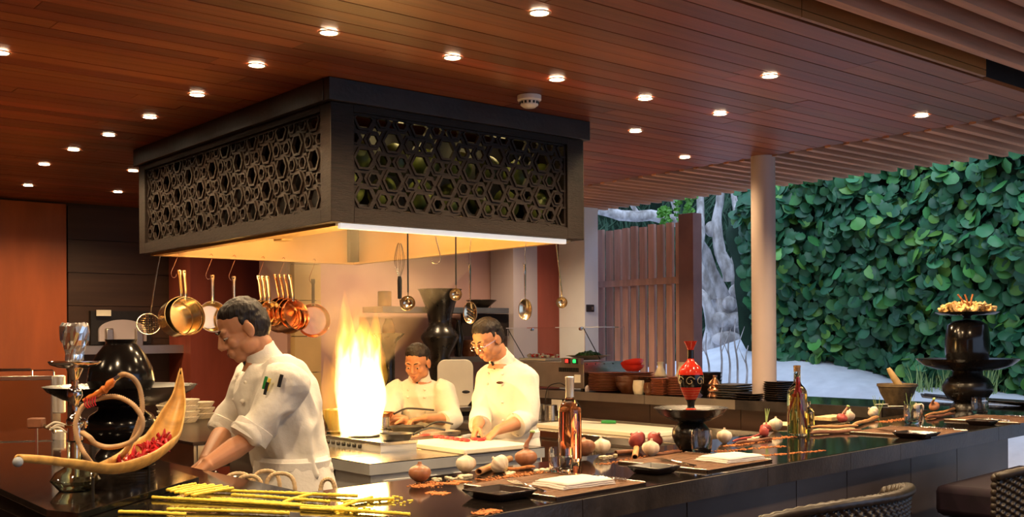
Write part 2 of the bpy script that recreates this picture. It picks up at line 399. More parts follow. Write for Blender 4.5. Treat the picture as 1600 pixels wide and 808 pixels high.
# downlights
LP = [(0, 82), (514, 51), (401, 102), (308, 148), (234, 183), (170, 211), (115, 234), (69, 257), (44, 290), (184, 300), (208, 267), (843, 20), (707, 90),
      (870, 124), (1008, 154), (1125, 178), (993, 205), (1070, 246), (1203, 119), (1440, 181)]
NEAR = {0: 'recessed ceiling lamp cut by the left edge of the picture', 1: 'nearest ceiling lamp left of the hood, high in the picture', 2: 'second ceiling lamp of the slanting row left of the hood',
        3: 'third ceiling lamp of the slanting row left of the hood', 4: 'fourth ceiling lamp of the slanting row left of the hood', 5: 'fifth ceiling lamp of the slanting row left of the hood',
        6: 'sixth ceiling lamp of the slanting row left of the hood', 7: 'seventh, squarish ceiling lamp of the slanting row left of the hood', 8: 'farthest ceiling lamp at far left over the orange panels',
        9: 'faint ceiling lamp over the dark recess left of the hood', 10: 'ceiling lamp half hidden by the left end of the hood', 11: 'topmost ceiling lamp near the middle of the picture',
        12: 'ceiling lamp above the middle of the hood front', 13: 'ceiling lamp just right of the smoke detector', 14: 'ceiling lamp second to the right of the smoke detector',
        15: 'ceiling lamp third to the right of the smoke detector', 16: 'small ceiling lamp beside the right end of the hood', 17: 'dim ceiling lamp at the ceiling edge left of the column',
        18: 'wide-rimmed ceiling lamp straight above the column', 19: 'dim ceiling lamp at far right near the hedge side edge'}
trim_me = MB().lathe([(.034, -.001), (.036, -.0035), (.043, -.003), (.045, 0)], 28, cap0=False, cap1=False).mesh('trim_ring'); trim_me.materials.append(MT['lamp_trim'])
lens_me = MB().lathe([(.001, -.0015), (.0345, -.0015), (.0345, -.0005)], 24).mesh('lens'); lens_me.materials.append(MT['lamp_lens'])
spot = bpy.data.lights.new('downlight', 'SPOT'); spot.energy = 40; spot.color = (1, .68, .36); spot.spot_size = math.radians(150); spot.spot_blend = .7; spot.shadow_soft_size = .04
for i, (x, y) in enumerate(LP):
    p = P(x, y, ZC - .002)
    t = thing('ceiling_lamp', NEAR[i], 'lamp', p, AH, 'recessed ceiling lamps')
    share('trim_ring', trim_me, t); share('lens', lens_me, t)
    so = bpy.data.objects.new('bulb', spot); COL.objects.link(so); so.parent = t; so.location = (0, 0, -.02)
# unseen warm fill spots without fixtures, added to brighten bar, chefs and walls
spot2 = bpy.data.lights.new('fill_spot', 'SPOT'); spot2.energy = 60; spot2.color = (1, .70, .40); spot2.spot_size = math.radians(140); spot2.spot_blend = .7; spot2.shadow_soft_size = .05
for u, v in ((-.6, 4.3), (-.4, 2.9), (.6, 2.75), (1.9, 1.7), (.5, 1.2), (3.2, 1.7), (4.6, 1.8), (2.0, .2), (3.6, .2), (5.6, 3.2), (4.9, 7.2), (5.9, 6.9), (-1.7, .6), (-1.6, -.9)):
    so = bpy.data.objects.new('fill_spot', spot2); COL.objects.link(so); so.location = H(u, v, ZC - .03)
p = P(827, 150, ZC)
sd = thing('smoke_detector', 'round cream smoke detector on the wooden ceiling above the hood', 'detector', p, AH)
MB().lathe([(.062, 0), (.062, -.022), (.056, -.028)], 32).build('base', 'detector', sd)
MB().lathe([(.048, -.026), (.046, -.048), (.030, -.060), (.002, -.062)], 32).build('head', 'detector', sd)
for i in range(14):
    a = 2 * PI * i / 14; MB().box((.0475 * math.cos(a), .0475 * math.sin(a), -.037), (.006, .010, .012), RZ(a)).build('vent', 'iron', sd, smooth=False)
# ------------------------------------------------------------------ bar worktop (one U-shaped slab) and its bases
ZB = 1.05
UI, UO = 5.88, 6.57        # far arm inner and outer edge
LI, LO = 1.51, .87         # left arm inner and outer edge
TW = .66
def xline(p, d, u):        # where a line meets the H plane u
    k = (u - uv(p)[0]) / (d.x * HU.x + d.y * HU.y); return V(p) + V(d) * k
C0 = xline(B(0, 0), BS, LO); E1 = xline(B(0, 0), BS, UO)
I1 = xline(B(0, TW), BS, UI); I0 = xline(B(0, TW), BS, LI)
vL = 5.3; vF = 7.0
poly = [C0, E1, H(UO, vF), H(UI, vF), I1, I0, H(LI, vL), H(LO, vL)]
bar = thing('bar_counter', 'long black polished stone bar counter with grey panelled front', 'counter')
MB().prism([(p.x, p.y) for p in poly], ZB - .066, ZB).build('worktop', 'granite', bar, smooth=False, bevel=.002)
# slab edge stones along the front and the far arm's inner ledge
s0 = (C0 - B(0, 0)).dot(BS); s1 = (E1 - B(0, 0)).dot(BS); NS = 7
cuts = [s0] + [(hit(x, 735, B(0, 0), BT) - B(0, 0)).dot(BS) for x in (905, 1195, 1325, 1403, 1557)] + [s1]
for a, b in zip(cuts[:-1], cuts[1:]):
    c = B((a + b) / 2, -.006, ZB - .0345)
    MB().box((0, 0, 0), (b - a - .003, .012, .065)).build('edge_stone', 'granite_edge', bar, c, (0, 0, AB), smooth=False)
ed = hit(1577, 700, B(0, .10), BT); s_end = (ed - B(0, .1)).dot(BS)
pc = [s0 + .1] + [(hit(x, 740, B(0, .10), BT) - B(0, .1)).dot(BS) for x in (905, 1075, 1246, 1325, 1425, 1497)] + [s_end]
MB().box((0, 0, 0), (s_end - s0 - .12, .42, .98)).build('base', 'iron', bar, B((s_end + s0) / 2, .34, .492), (0, 0, AB), smooth=False)
for a, b in zip(pc[:-1], pc[1:]):
    MB().box((0, 0, 0), (b - a - .006, .02, .97)).build('front_panel', 'grey_panel', bar, B((a + b) / 2, .115, .495), (0, 0, AB), smooth=False)
# far arm base with dark panels and steel ledge
v_i = uv(I1)[1]
MB().box((UI + .33, (v_i + vF) / 2 + .25, .49), (.5, vF - v_i - .5, .98)).build('far_base', 'iron', bar, (0, 0, 0), (0, 0, AH), smooth=False)
vs = [v_i + .35, 4.6, 5.45, 6.3, vF]
for a, b in zip(vs[:-1], vs[1:]):
    MB().box((UI + .06, (a + b) / 2, .49), (.02, b - a - .006, .98)).build('far_panel', 'brown_panel', bar, (0, 0, 0), (0, 0, AH), smooth=False)
    MB().box((UI - .004, (a + b) / 2, ZB - .034), (.012, b - a - .004, .066)).build('ledge_stone', 'steel_dull' if a > 4.5 else 'granite_edge', bar, (0, 0, 0), (0, 0, AH), smooth=False)
MB().box(((LI + LO) / 2, (2.9 + vL) / 2, .49), (LI - LO - .16, vL - 2.9, .98)).build('left_base', 'iron', bar, (0, 0, 0), (0, 0, AH), smooth=False)
# raised dark slab on the left arm, its end cut on the mitre
q = [P(73, 796, 1.07), P(122, 801, 1.07), P(311, 745, 1.07)]
sl = [q[0], q[1], q[2], H(LI - .01, vL - .1), H(LO + .01, vL - .1)]
tag(MB().prism([(p.x, p.y) for p in sl], 1.0505, 1.069).build('display_slab', 'granite', None, smooth=False, bevel=.002), 'thin black stone slab with slanted end under the hookah', 'slab')
# ------------------------------------------------------------------ range hood with carved lattice
U0, U1, W0, W1 = 2.565, 4.225, 4.385, 6.83
HB = 2.05
hood = thing('range_hood', 'large dark carved-lattice range hood hanging from the wooden ceiling', 'hood', (0, 0, 0), AH)
ub, wb = (U0 + U1) / 2, (W0 + W1) / 2; du, dw = U1 - U0, W1 - W0
zc0 = ZC - .108
for nm, c, d in (('cornice', (ub, W0 - .005, (zc0 + ZC) / 2), (du + .05, .05, ZC - zc0)), ('cornice', (ub, W1 + .005, (zc0 + ZC) / 2), (du + .05, .05, ZC - zc0)),
                 ('cornice', (U0 - .005, wb, (zc0 + ZC) / 2), (.05, dw - .04, ZC - zc0)), ('cornice', (U1 + .005, wb, (zc0 + ZC) / 2), (.05, dw - .04, ZC - zc0))):
    MB().box(c, d).build(nm, 'cornice', hood, bevel=.003)
pt = .128
for u in (U0, U1):
    for v in (W0, W1):
        su = 1 if u == U0 else -1; sv = 1 if v == W0 else -1
        MB().box((u + su * pt / 2, v + sv * .10 / 2, (HB + zc0) / 2), (pt, .10, zc0 - HB)).build('post', 'dark_oak', hood, bevel=.003)
zb, zt = HB + .065, zc0 - .035
for v in (W0 + .02, W1 - .02):
    MB().box((ub, v, (HB + zb) / 2), (du - 2 * pt, .04, zb - HB)).build('bottom_rail', 'dark_oak_flat', hood, smooth=False)
    MB().box((ub, v, (zt + zc0) / 2), (du - 2 * pt, .04, zc0 - zt)).build('top_rail', 'dark_oak_flat', hood, smooth=False)
for u in (U0 + .02, U1 - .02):
    MB().box((u, wb, (HB + zb) / 2), (.04, dw - .2, zb - HB)).build('bottom_rail', 'dark_oak_flat', hood, smooth=False)
    MB().box((u, wb, (zt + zc0) / 2), (.04, dw - .2, zc0 - zt)).build('top_rail', 'dark_oak_flat', hood, smooth=False)
def lattice(Lx, Lz, name, loc, rz):
    mb = MB(); a = .192; hx, hz = Lx / 2, Lz / 2
    cl = lambda x, z: (max(-hx, min(hx, x)), max(-hz, min(hz, z)))
    def ring(cx, cz, ri, ro, y0, y1):
        if abs(cx) - ro > hx or abs(cz) - ro > hz: return
        pi_ = [cl(cx + ri * math.cos(k * PI / 3), cz + ri * math.sin(k * PI / 3)) for k in range(6)]
        po = [cl(cx + ro * math.cos(k * PI / 3), cz + ro * math.sin(k * PI / 3)) for k in range(6)]
        if max(p[0] for p in po) - min(p[0] for p in po) < .004 or max(p[1] for p in po) - min(p[1] for p in po) < .004: return
        vs = [(x, y0, z) for x, z in po] + [(x, y0, z) for x, z in pi_] + [(x, y1, z) for x, z in po] + [(x, y1, z) for x, z in pi_]
        fs = []
        for k in range(6):
            j = (k + 1) % 6
            fs += [(k, j, 6 + j, 6 + k), (12 + j, 12 + k, 18 + k, 18 + j), (k, 12 + k, 12 + j, j), (6 + j, 18 + j, 18 + k, 6 + k)]
        mb.add(vs, fs)
    c3 = a / math.sqrt(3); cw = a * math.sqrt(3) / 2
    for i in range(-int(Lx / cw), int(Lx / cw) + 1):
        for j in range(-int(Lz / a) - 1, int(Lz / a) + 2):
            x = i * cw + .03; z = (j + (.5 if i % 2 else 0)) * a + .02
            ring(x, z, .049, .0625, -.014, .004); ring(x, z, .060, .0825, -.004, .006)
            for sg in (1, -1):
                ring(x + sg * c3, z, .0265, .0375, -.012, .004); ring(x + sg * c3, z, .036, .0535, -.005, .006)
    fw = .012
    for c, d in (((0, 0, hz - fw / 2), (Lx, .024, fw)), ((0, 0, -hz + fw / 2), (Lx, .024, fw)), ((hx - fw / 2, 0, 0), (fw, .024, Lz)), ((-hx + fw / 2, 0, 0), (fw, .024, Lz))): mb.box(c, d)
    return mb.build(name, 'dark_oak', hood, loc, (0, 0, rz), smooth=False)
lz = zt - zb
lattice(du - 2 * pt, lz, 'lattice_panel', (ub, W0 + .028, (zb + zt) / 2), 0)
lattice(dw - .2, lz, 'lattice_panel', (U0 + .028, wb, (zb + zt) / 2), -PI / 2)
MB().box((U1 - .03, wb, (zb + zt) / 2), (.02, dw - .2, lz)).build('back_panel', 'dark_oak', hood, smooth=False)
MB().box((ub, W1 - .03, (zb + zt) / 2), (du - 2 * pt, .02, lz)).build('back_panel', 'dark_oak', hood, smooth=False)
# dark box behind the lattice and the steel canopy under it
iu0, iu1, iv0, iv1 = U0 + .33, U1 - .33, W0 + .36, W1 - .36
MB().box((ub, W0 + .20, HB + .095), (du - .1, .30, .012)).build('shelf', 'iron', hood, smooth=False)
MB().box((U0 + .20, wb + .15, HB + .095), (.30, dw - .45, .012)).build('shelf', 'iron', hood, smooth=False)
mb = MB(); zi = HB - .012; e = .055; zz = HB + .34
o4 = [(U0 + e, W0 + e), (U1 - e, W0 + e), (U1 - e, W1 - e), (U0 + e, W1 - e)]
i4 = [(U0 + .36, W0 + .36), (U1 - e, W0 + .36), (U1 - e, W1 - e), (U0 + .36, W1 - e)]
vs = [(x, y, zi) for x, y in o4] + [(x, y, HB + .085) for x, y in o4] + [(x, y, HB + .085 if k in (0,) else HB + .0851) for k, (x, y) in enumerate(i4)] + [(x, y, zz) for x, y in i4]
mb.add(vs, [(k, (k + 1) % 4, 4 + (k + 1) % 4, 4 + k) for k in range(4)] + [(4 + k, 4 + (k + 1) % 4, 8 + (k + 1) % 4, 8 + k) for k in range(4)] + [(8 + k, 8 + (k + 1) % 4, 12 + (k + 1) % 4, 12 + k) for k in range(4)] + [(12, 13, 14, 15)])
mb.build('canopy', 'hood_steel', hood, smooth=False)
MB().box((U0 + .345, wb + .16, HB + .33), (.012, dw - .42, .44)).build('shade_board', 'iron', hood, smooth=False); MB().box((ub + .16, W0 + .345, HB + .33), (du - .42, .012, .44)).build('shade_board', 'iron', hood, smooth=False)  # dark sheets added to hide lit canopy steel and shade the lattice background
for v in (W0 + e + .03, W1 - e - .03): MB().box((ub, v, HB - .006), (du - 2 * e, .05, .014)).build('gutter', 'hood_steel', hood, smooth=False)
for u in (U0 + e + .03, U1 - e - .03): MB().box((u, wb, HB - .006), (.05, dw - 2 * e - .12, .014)).build('gutter', 'hood_steel', hood, smooth=False)
MB().box((U0 + e + .19, W0 + .55, HB + .025), (.10, 1.0, .035)).build('grease_channel', 'hood_steel', hood, smooth=False)
MB().box((U0 + .30, W0 + 1.05, HB + .03), (.07, .10, .06)).build('junction_box', 'hood_steel', hood, bevel=.004)
MB().box((ub - .02, W0 + .045, HB - .012), (du - .18, .026, .026)).build('light_strip', 'tube_light', hood, smooth=False)
al = bpy.data.lights.new('canopy_lamp', 'AREA'); al.shape = 'RECTANGLE'; al.size = .06; al.size_y = 1.6; al.energy = 8; al.color = (1, .66, .28)
for u, rz_ in ((U0 + .62, 0), (U1 - .5, 0)):
    ao = bpy.data.objects.new('canopy_lamp', al); COL.objects.link(ao); ao.parent = hood; ao.location = (u, wb, HB + .30)
pl = bpy.data.lights.new('lattice_glow', 'POINT'); pl.energy = .7; pl.color = (1, .75, .3); pl.shadow_soft_size = .05
for u, v in ((ub - .3, W0 + .17), (ub + .35, W0 + .17)):
    po = bpy.data.objects.new('lattice_glow', pl); COL.objects.link(po); po.parent = hood; po.location = (u, v, zt - .03)
# coconuts stored behind the lattice
cm_ = MB()
prof = [(.002, -.085)] + [(.075 * math.cos(t) * (1 - .12 * math.sin(t)), .085 * math.sin(t)) for t in [-1.3 + 2.6 * i / 9 for i in range(10)]] + [(.002, .085)]
cme = cm_.lathe(prof, 16).mesh('coconut'); cme.materials.append(MT['coconut'])
rnd = random.Random(5)
for k in range(7):
    for r in range(2):
        o = share('coconut', cme, None, H(U0 + .22 + k * .205 + r * .06, W0 + .19 + rnd.uniform(-.02, .02), HB + .195 + r * .172), (rnd.uniform(-.5, .5), rnd.uniform(-.4, .4), rnd.random() * 6))
        tag(o, ('upper' if r else 'lower') + ' green coconut, ' + ('first', 'second', 'third', 'fourth', 'fifth', 'sixth', 'seventh')[k] + ' from the left behind the front lattice of the hood', 'coconut', 'coconuts inside the hood')
# ------------------------------------------------------------------ hanging pans and utensils
def hook(p, drop, label):
    t = thing('wire_hook', label, 'hook', p, AH)
    d = drop
    pts = smooth_path([(0, 0, .02), (.012, 0, .028), (.02, 0, .012), (.012, 0, -.01), (-.012, 0, -d * .5), (-.03, 0, -d + .02), (-.018, 0, -d - .008), (.002, 0, -d - .002), (.006, 0, -d + .018)], 24)
    MB().tube(pts, .0022, 6).build('wire', 'copper', t); return t
def pan_mesh(R, dep, flare, parent, m, handle, hm='pan_steel', L=.19, flat=False):
    # hangs by the handle eye at the origin; mouth faces local -Y
    c = V((0, 0, -(L + R)))
    RR = M(((1, 0, 0), (0, 0, -1), (0, 1, 0)))
    rb = R * flare; h = dep
    prof = [(R + .003, h), (R + .003, h - .004), (R, h - .006), (rb + .012, .012), (rb, 0), (.001, 0)]
    inn = [(.001, .004), (rb - .004, .004), (rb + .006, .014), (R - .003, h - .004), (R + .001, h)]
    MB().lathe(prof[::-1] + inn[::-1], 40, c, RR, cap0=False, cap1=False).build('bowl', m, parent)
    z0 = c.z + R
    pts = [(0, -h + .012, z0 - .012), (0, -h + .004, z0 + .02), (0, -h + .002, z0 + .07), (0, -h + .0, z0 + L * .75), (0, -h, -.012), (0, -h, .012)]
    MB().tube(smooth_path(pts, 18), [(.005, .0115 if i < 13 else .015) for i in range(18)], 10, up=(0, 1, 0)).build('handle', hm, parent)
    MB().lathe([(.005, -.007), (.005, .007)], 10, (0, -h, .0), RX(PI / 2)).build('hanging_eye', 'iron', parent)
    for sx in (-.012, .012): MB().ball((sx, -h + .006, z0 - .010), .004, 8, 5).build('rivet', 'steel', parent)
def hang_line(x, y=400):           # point on the rear rail under the hood seen in the pixel column x
    p = hit(x, y, H(0, 6.745), HV); return V((p.x, p.y, HB - .012))
pans = [(274, 403, 434, .122, .13, .86, 'pan_steel', 'large steel saucepan hanging first from the left, mouth turned right', 1, .12, .16),
        (328, 405, 436, .100, .08, .80, 'pan_steel', 'shallow steel saute pan hanging alone second from the left', 0, -.12, .05),
        (364, 406, 437, .118, .07, .84, 'pan_steel', 'steel pan hanging behind the head of the left chef', 0, -.25, .04),
        (409, 408, 440, .085, .09, .80, 'pan_steel', 'small bright steel saucepan hanging right of the left chef head', 2, .10, .2),
        (441, 409, 439, .110, .10, .93, 'copper', 'copper-toned deep pan at the front of a hanging nest', 3, .22, .25),
        (489, 411, 440, .120, .045, .86, 'copper', 'round copper frying pan hanging last, nearest the fire', 0, -.30, .03)]
for i, (x, y0, y1, R, dep, fl, m, lab, nest, yaw, tl) in enumerate(pans):
    hp = hang_line(x, y0); d = (y1 - y0) / F * hp.y
    hook(hp, d, ['first', 'second', 'third', 'fourth', 'fifth', 'sixth'][i] + ' bent wire hook from the left on the rear hood edge')
    for k in range(nest + 1):
        off = HV * (.036 * k * (1.2 if nest == 3 else 1)) - HU * (.010 * k)
        rr = R * (1 + .03 * (k % 2))
        lb = lab if k == 0 else ('steel' if m != 'copper' else 'copper-toned') + ' pan nested behind the ' + ('first saucepan' if i == 0 else 'small bright saucepan' if i == 3 else 'front copper pan') + (', innermost' if k == nest and nest > 1 else ', second' if nest > 1 and k == 1 else ', third' if nest > 1 else '')
        t = thing('frying_pan' if i == 5 else 'saucepan', lb, 'pan', hp + V((-.01, 0, -d)) + off, AH + yaw - .06 * k, 'pans hanging under the hood')
        t.rotation_euler = (-tl - .03 * k, 0, AH + yaw - .05 * k)
        pan_mesh(rr, dep, fl, t, m, None, 'iron' if i == 5 else ('copper' if i == 4 and k else 'pan_steel'), .165)
# skimmer at the far left
hp = hang_line(250, 400)
sk = thing('wire_skimmer', 'long-handled wire skimmer hanging at the left end of the hood', 'skimmer', hp, AH - .3)
Ls = .37
MB().tube([(0, 0, .0), (-.02, 0, -.10), (-.06, 0, -Ls)], [(.004, .009), (.005, .010), (.004, .006)], 8).build('handle', 'steel', sk)
cS = V((-.075, -.012, -Ls - .075)); RS = RX(PI / 2 - .35)
MB().tube([cS + RS @ V((.072 * math.cos(2 * PI * i / 30), .072 * math.sin(2 * PI * i / 30), 0)) for i in range(30)], .0035, 6, closed=True).build('rim', 'pan_steel', sk)
mb = MB()
for k in range(-4, 5):
    x = k * .015; h = math.sqrt(max(.0, .07 ** 2 - x * x))
    for f in (lambda t: V((x, t * h, -.022 * (1 - t * t) * (h / .07))), lambda t: V((t * h, x, -.022 * (1 - t * t) * (h / .07) + .002))):
        mb.tube([cS + RS @ f(-1 + i / 4) for i in range(9)], .0013, 5)
tag(mb.build('mesh', 'pan_steel', sk), kind='stuff')
mb = MB()
for a in (-.5, .5): MB().tube([(-.06, 0, -Ls), cS + RS @ V((a * .08, .060, 0))], .0025, 6).build('strut', 'steel', sk)
# ladles, spoons and whisk on the front edge
def ut(x, y0, name, lab, cat, w=W0 + .10):
    p = hit(x, y0, H(0, w), HV); return thing(name, lab, cat, V((p.x, p.y, HB - .02)), AH - .75), p.y
def zpx(y, dep): return EYE - (y - 524.5) / F * dep - (HB - .02)
def ladle(x, y0, y1, yb, R, lab, m='black_plastic', tilt=0., w=W0 + .10):
    t, dep = ut(x, y0, 'ladle', lab, 'ladle', w); z1 = zpx(y1, dep); zb_ = zpx(yb, dep); dx = tilt
    MB().tube([(0, 0, .01), (dx * .5, 0, z1 * .5), (dx, 0, z1)], [(.004, .0085), (.004, .009), (.004, .007)], 8).build('handle', m, t)
    MB().tube([(dx, 0, z1 + .005), (dx, -.002, z1 - .02), (dx, -.012, z1 - .035)], [(.003, .006)] * 3, 8).build('neck', 'pan_steel', t)
    c = V((dx, -.02, (z1 - .03 + zb_) / 2)); RR = RX(PI / 2 - .25)
    prof = [(R, 0), (R * .97, -R * .25), (R * .8, -R * .58), (R * .45, -R * .82), (.001, -R * .9)]
    inn = [(.001, -R * .85), (R * .42, -R * .77), (R * .76, -R * .55), (R * .93, -R * .22), (R * .985, 0)]
    MB().lathe(prof[::-1] + [(R * .99, .002)] + inn[::-1], 28, c, RR, cap0=False, cap1=False).build('bowl', 'pan_steel', t)
ladle(637, 362, 455, 480, .040, 'ladle with dark handle hanging beside the whisk')
ladle(712, 369, 444, 465, .034, 'shorter ladle with dark handle hanging in the middle of the hood front')
def spoon(x, y0, yh0, yh1, yb, lab, slots):
    t, dep = ut(x, y0, 'serving_spoon', lab, 'spoon'); z0, z1, zb_ = zpx(yh0, dep), zpx(yh1, dep), zpx(yb, dep)
    MB().tube(smooth_path([(0, 0, .02), (.01, 0, .02), (0, 0, z0 * .5), (.004, 0, z0 - .006), (-.008, 0, z0 - .01), (-.01, 0, z0 + .008)], 16), .0018, 6).build('wire_loop', 'steel', t)
    MB().tube([(0, 0, z0), (0, 0, z0 - .02), (0, 0, lerp(z0, z1, .7)), (0, 0, z1)], [(.004, .009), (.006, .011), (.005, .010), (.003, .006)], 10).build('handle', 'chrome', t)
    h = (z1 - zb_) / 2; c = V((0, 0, (z1 + zb_) / 2)); wv = h * .62
    MB().grid(lambda a, b: c + V((wv * (2 * b - 1) * math.sqrt(max(0.0001, 1 - (2 * a - 1) ** 2)), .014 * (1 - (2 * a - 1) ** 2) * (1 - (2 * b - 1) ** 2), h * (1 - 2 * a))), 18, 12).build('bowl', 'pan_steel', t).modifiers.new('solid', 'SOLIDIFY').thickness = .002
    for k in range(slots):
        zz_ = c.z + h * (.35 - .28 * k)
        MB().tube([(-wv * .5, .008, zz_ + .012), (wv * .45, .008, zz_ - .012)], .0032, 6).build('slot', 'iron', t)
spoon(734, 378, 412, 470, 505, 'slotted steel spoon hanging above the right chef', 5)
spoon(820, 377, 412, 466, 500, 'solid steel serving spoon hanging right of the slotted one', 0)
ladle(869, 382, 456, 481, .033, 'thin wire-handled ladle hanging at the right end of the hood', 'steel', .03)
t, dep = ut(624, 366, 'whisk', 'balloon whisk with dark handle hanging upside down beside the ladle', 'whisk', W0 + .16)
zt_, zm, zb_ = zpx(378, dep), zpx(430, dep), zpx(465, dep)
MB().lathe([(.001, zb_), (.011, zb_), (.012, zm - .02), (.009, zm)], 14).build('handle', 'black_plastic', t)
for k in range(4):
    a = k * PI / 4; pts = [(.006 * math.cos(a), .006 * math.sin(a), zm)]
    for s in (-1, -.85, -.4, 0, .4, .85, 1): pts.append((s * .026 * math.cos(a), s * .026 * math.sin(a), lerp(zm, zt_, 1 - .5 * abs(s) ** 3) if abs(s) < 1 else lerp(zm, zt_, .4)))
    pts.append((-.006 * math.cos(a), -.006 * math.sin(a), zm)); pts = [pts[0]] + pts[1:-1][::1] + [pts[-1]]
    pts[0], pts[-1] = (-.006 * math.cos(a), -.006 * math.sin(a), zm), (.006 * math.cos(a), .006 * math.sin(a), zm)
    MB().tube(smooth_path(pts, 26), .0012, 5).build('wire', 'steel', t)
MB().tube([(0, 0, zb_), (0, .01, zb_ - .012), (0, .012, zb_ - .02)], .003, 6).build('hanging_loop', 'steel', t)
t, dep = ut(678, 368, 'wire_hook', 'empty wire hook hanging between the two dark ladles', 'hook')
zz1, zz2 = zpx(392, dep), zpx(410, dep)
MB().tube(smooth_path([(-.012, 0, .015), (0, 0, .02), (.006, 0, .0), (.028, 0, zz1), (.034, 0, zz2 + .02), (.018, 0, zz2), (-.006, 0, zz2 + .004), (-.014, 0, zz2 + .015)], 24), .0024, 6).build('wire', 'steel', t)
# ------------------------------------------------------------------ garden: sand bank, fence, tree, hedge
def sstep(a, b, x):
    t = max(0, min(1, (x - a) / (b - a))); return t * t * (3 - 2 * t)
def ground(u, v):
    h = -.02 + .42 * sstep(6.9, 7.8, u) + .52 * sstep(7.6, 9.6, u) + .62 * math.exp(-((u - 10.9) ** 2 / 2.2 + (v - 7.6) ** 2 / 2.6))
    return h + .045 * NZ.noise(V((u * 1.3, v * 1.3, 0))) + .02 * NZ.noise(V((u * 5, v * 5, 3)))
mb = MB(); mb.grid(lambda a, b: (lerp(6.85, 17, a), lerp(-7, 17, b), ground(lerp(6.85, 17, a), lerp(-7, 17, b))), 90, 200)
struct('sand', mb, 'sand', rz=AH, smooth=True)
fen = thing('slatted_fence', 'wooden fence of upright slats beside the white end wall', 'fence', (0, 0, 0), AH)
UF = 7.45
def fv(x): return uv(hit(x, 500, H(UF, 0), HU))[1]
va, vb = fv(934), fv(1070); ns = 10
me = MB().box((0, 0, 0), (.034, .074, 2.56)).mesh('slat', smooth=False); me.materials.append(MT['fence_wood'])
rnd = random.Random(8)
zf = EYE + (528 - 357) / F * hit(1010, 500, H(UF, 0), HU).y
for i in range(ns + 2):
    v = va + (vb - va) * (i + .5) / ns if i < ns else va + .07 + (va - vb) / ns * (i - ns + .45)
    share('slat', me, fen, (UF + rnd.uniform(-.004, .004), v, zf - 1.28 + rnd.uniform(-.01, .01)), (0, 0, rnd.uniform(-.03, .03)))
v1_, v2_ = fv(1071), fv(1094)
MB().box((UF - .03, (v1_ + v2_) / 2, zf / 2 + .03), (.12, v1_ - v2_, zf + .06)).build('end_post', 'fence_post', fen, bevel=.004)
zr = EYE + (528 - 445) / F * hit(1010, 500, H(UF, 0), HU).y
MB().box((UF - .045, (va + .2 + v1_) / 2, zr), (.035, va + .2 - v1_, .06)).build('cross_rail', 'fence_wood', fen, smooth=False)
# old tree
DT = 13.4
tr = thing('old_tree', 'gnarled pale-barked tree with twisted branches behind the fence', 'tree', PD(1140, 585, DT))
base = tr.location.copy()
def tp(x, y, d=0): return PD(x, y, DT + d) - base
def wob(pts, n, a, seed):
    return [p + V((NZ.noise(p * 2.5 + V((seed, 0, 0))), NZ.noise(p * 2.5 + V((0, seed, 9))), NZ.noise(p * 2.5 + V((5, 0, seed))))) * a for p in smooth_path(pts, n)]
mb = MB()
def limb(pts, r0, r1, n=18, a=.06, nm=None, seed=1):
    q = wob(pts, n, a, seed)
    rr = [.62 * lerp(r0, r1, i / (n - 1)) * (1 + .16 * NZ.noise(q[i] * 6)) for i in range(n)]
    m = MB().tube(q, rr, 12); m.build(nm or 'branch', 'bark', tr)
q = wob([tp(1150, 640), tp(1147, 560), tp(1142, 510), tp(1138, 468)], 20, .05, 4)
rs = MB(); n = 26; rings = []
for i, c in enumerate(q):
    t = i / 19; R = lerp(.50, .30, min(1, t * 1.5)) - .2 * max(0, t - .8)
    rings.append([c + V((math.cos(2 * PI * j / n) * R * (1 + .22 * NZ.noise(V((math.cos(2 * PI * j / n) * 2.2, math.sin(2 * PI * j / n) * 2.2, t * 2)))), math.sin(2 * PI * j / n) * R * (1 + .22 * NZ.noise(V((math.cos(2 * PI * j / n) * 2.2, math.sin(2 * PI * j / n) * 2.2, t * 2 + 7)))), 0)) for j in range(n)])
rs.rings(rings).build('trunk', 'bark', tr)
limb([tp(1128, 470), tp(1108, 420), tp(1092, 385), tp(1075, 350), tp(1040, 342), tp(990, 338), tp(940, 330), tp(900, 322)], .17, .09, seed=2)
limb([tp(1110, 470, -.25), tp(1096, 430, -.3), tp(1088, 400, -.3), tp(1098, 360, -.3), tp(1093, 300), tp(1096, 250)], .13, .06, seed=3)
limb([tp(1140, 440, -.3), tp(1128, 390, -.3), tp(1124, 340, -.3), tp(1126, 280, -.2), tp(1122, 240)], .14, .05, seed=4)
limb([tp(1150, 450), tp(1160, 390), tp(1172, 330), tp(1186, 280), tp(1205, 230)], .16, .07, seed=5)
limb([tp(1160, 470), tp(1180, 410), tp(1200, 370), tp(1235, 340), tp(1290, 322)], .13, .06, seed=6)
limb([tp(1145, 430, -.2), tp(1152, 350, -.2), tp(1148, 300), tp(1138, 250)], .09, .04, seed=7)
limb([tp(1000, 338), tp(985, 310), tp(990, 270)], .05, .03, seed=8)
limb([tp(1062, 346), tp(1052, 320), tp(1040, 270)], .05, .03, seed=9)
limb([tp(1120, 520, -.35), tp(1112, 500, -.4), tp(1100, 470, -.4), tp(1090, 455, -.3)], .15, .08, seed=10)
limb([tp(1165, 500, -.3), tp(1176, 440, -.2), tp(1168, 360), tp(1172, 260)], .10, .05, seed=11)
limb([tp(1130, 560, -.4), tp(1120, 590, -.6), tp(1095, 612, -.8)], .22, .10, seed=12)
for i, (x, y) in enumerate(((1140, 475), (1126, 500), (1150, 500), (1112, 358), (1156, 455), (1136, 530))):
    p = tp(x, y, -.42 if y > 440 else -.2); MB().ball(p, (.09 + .05 * (i % 3), .08, .10), 12, 8).build('burl', 'bark', tr)
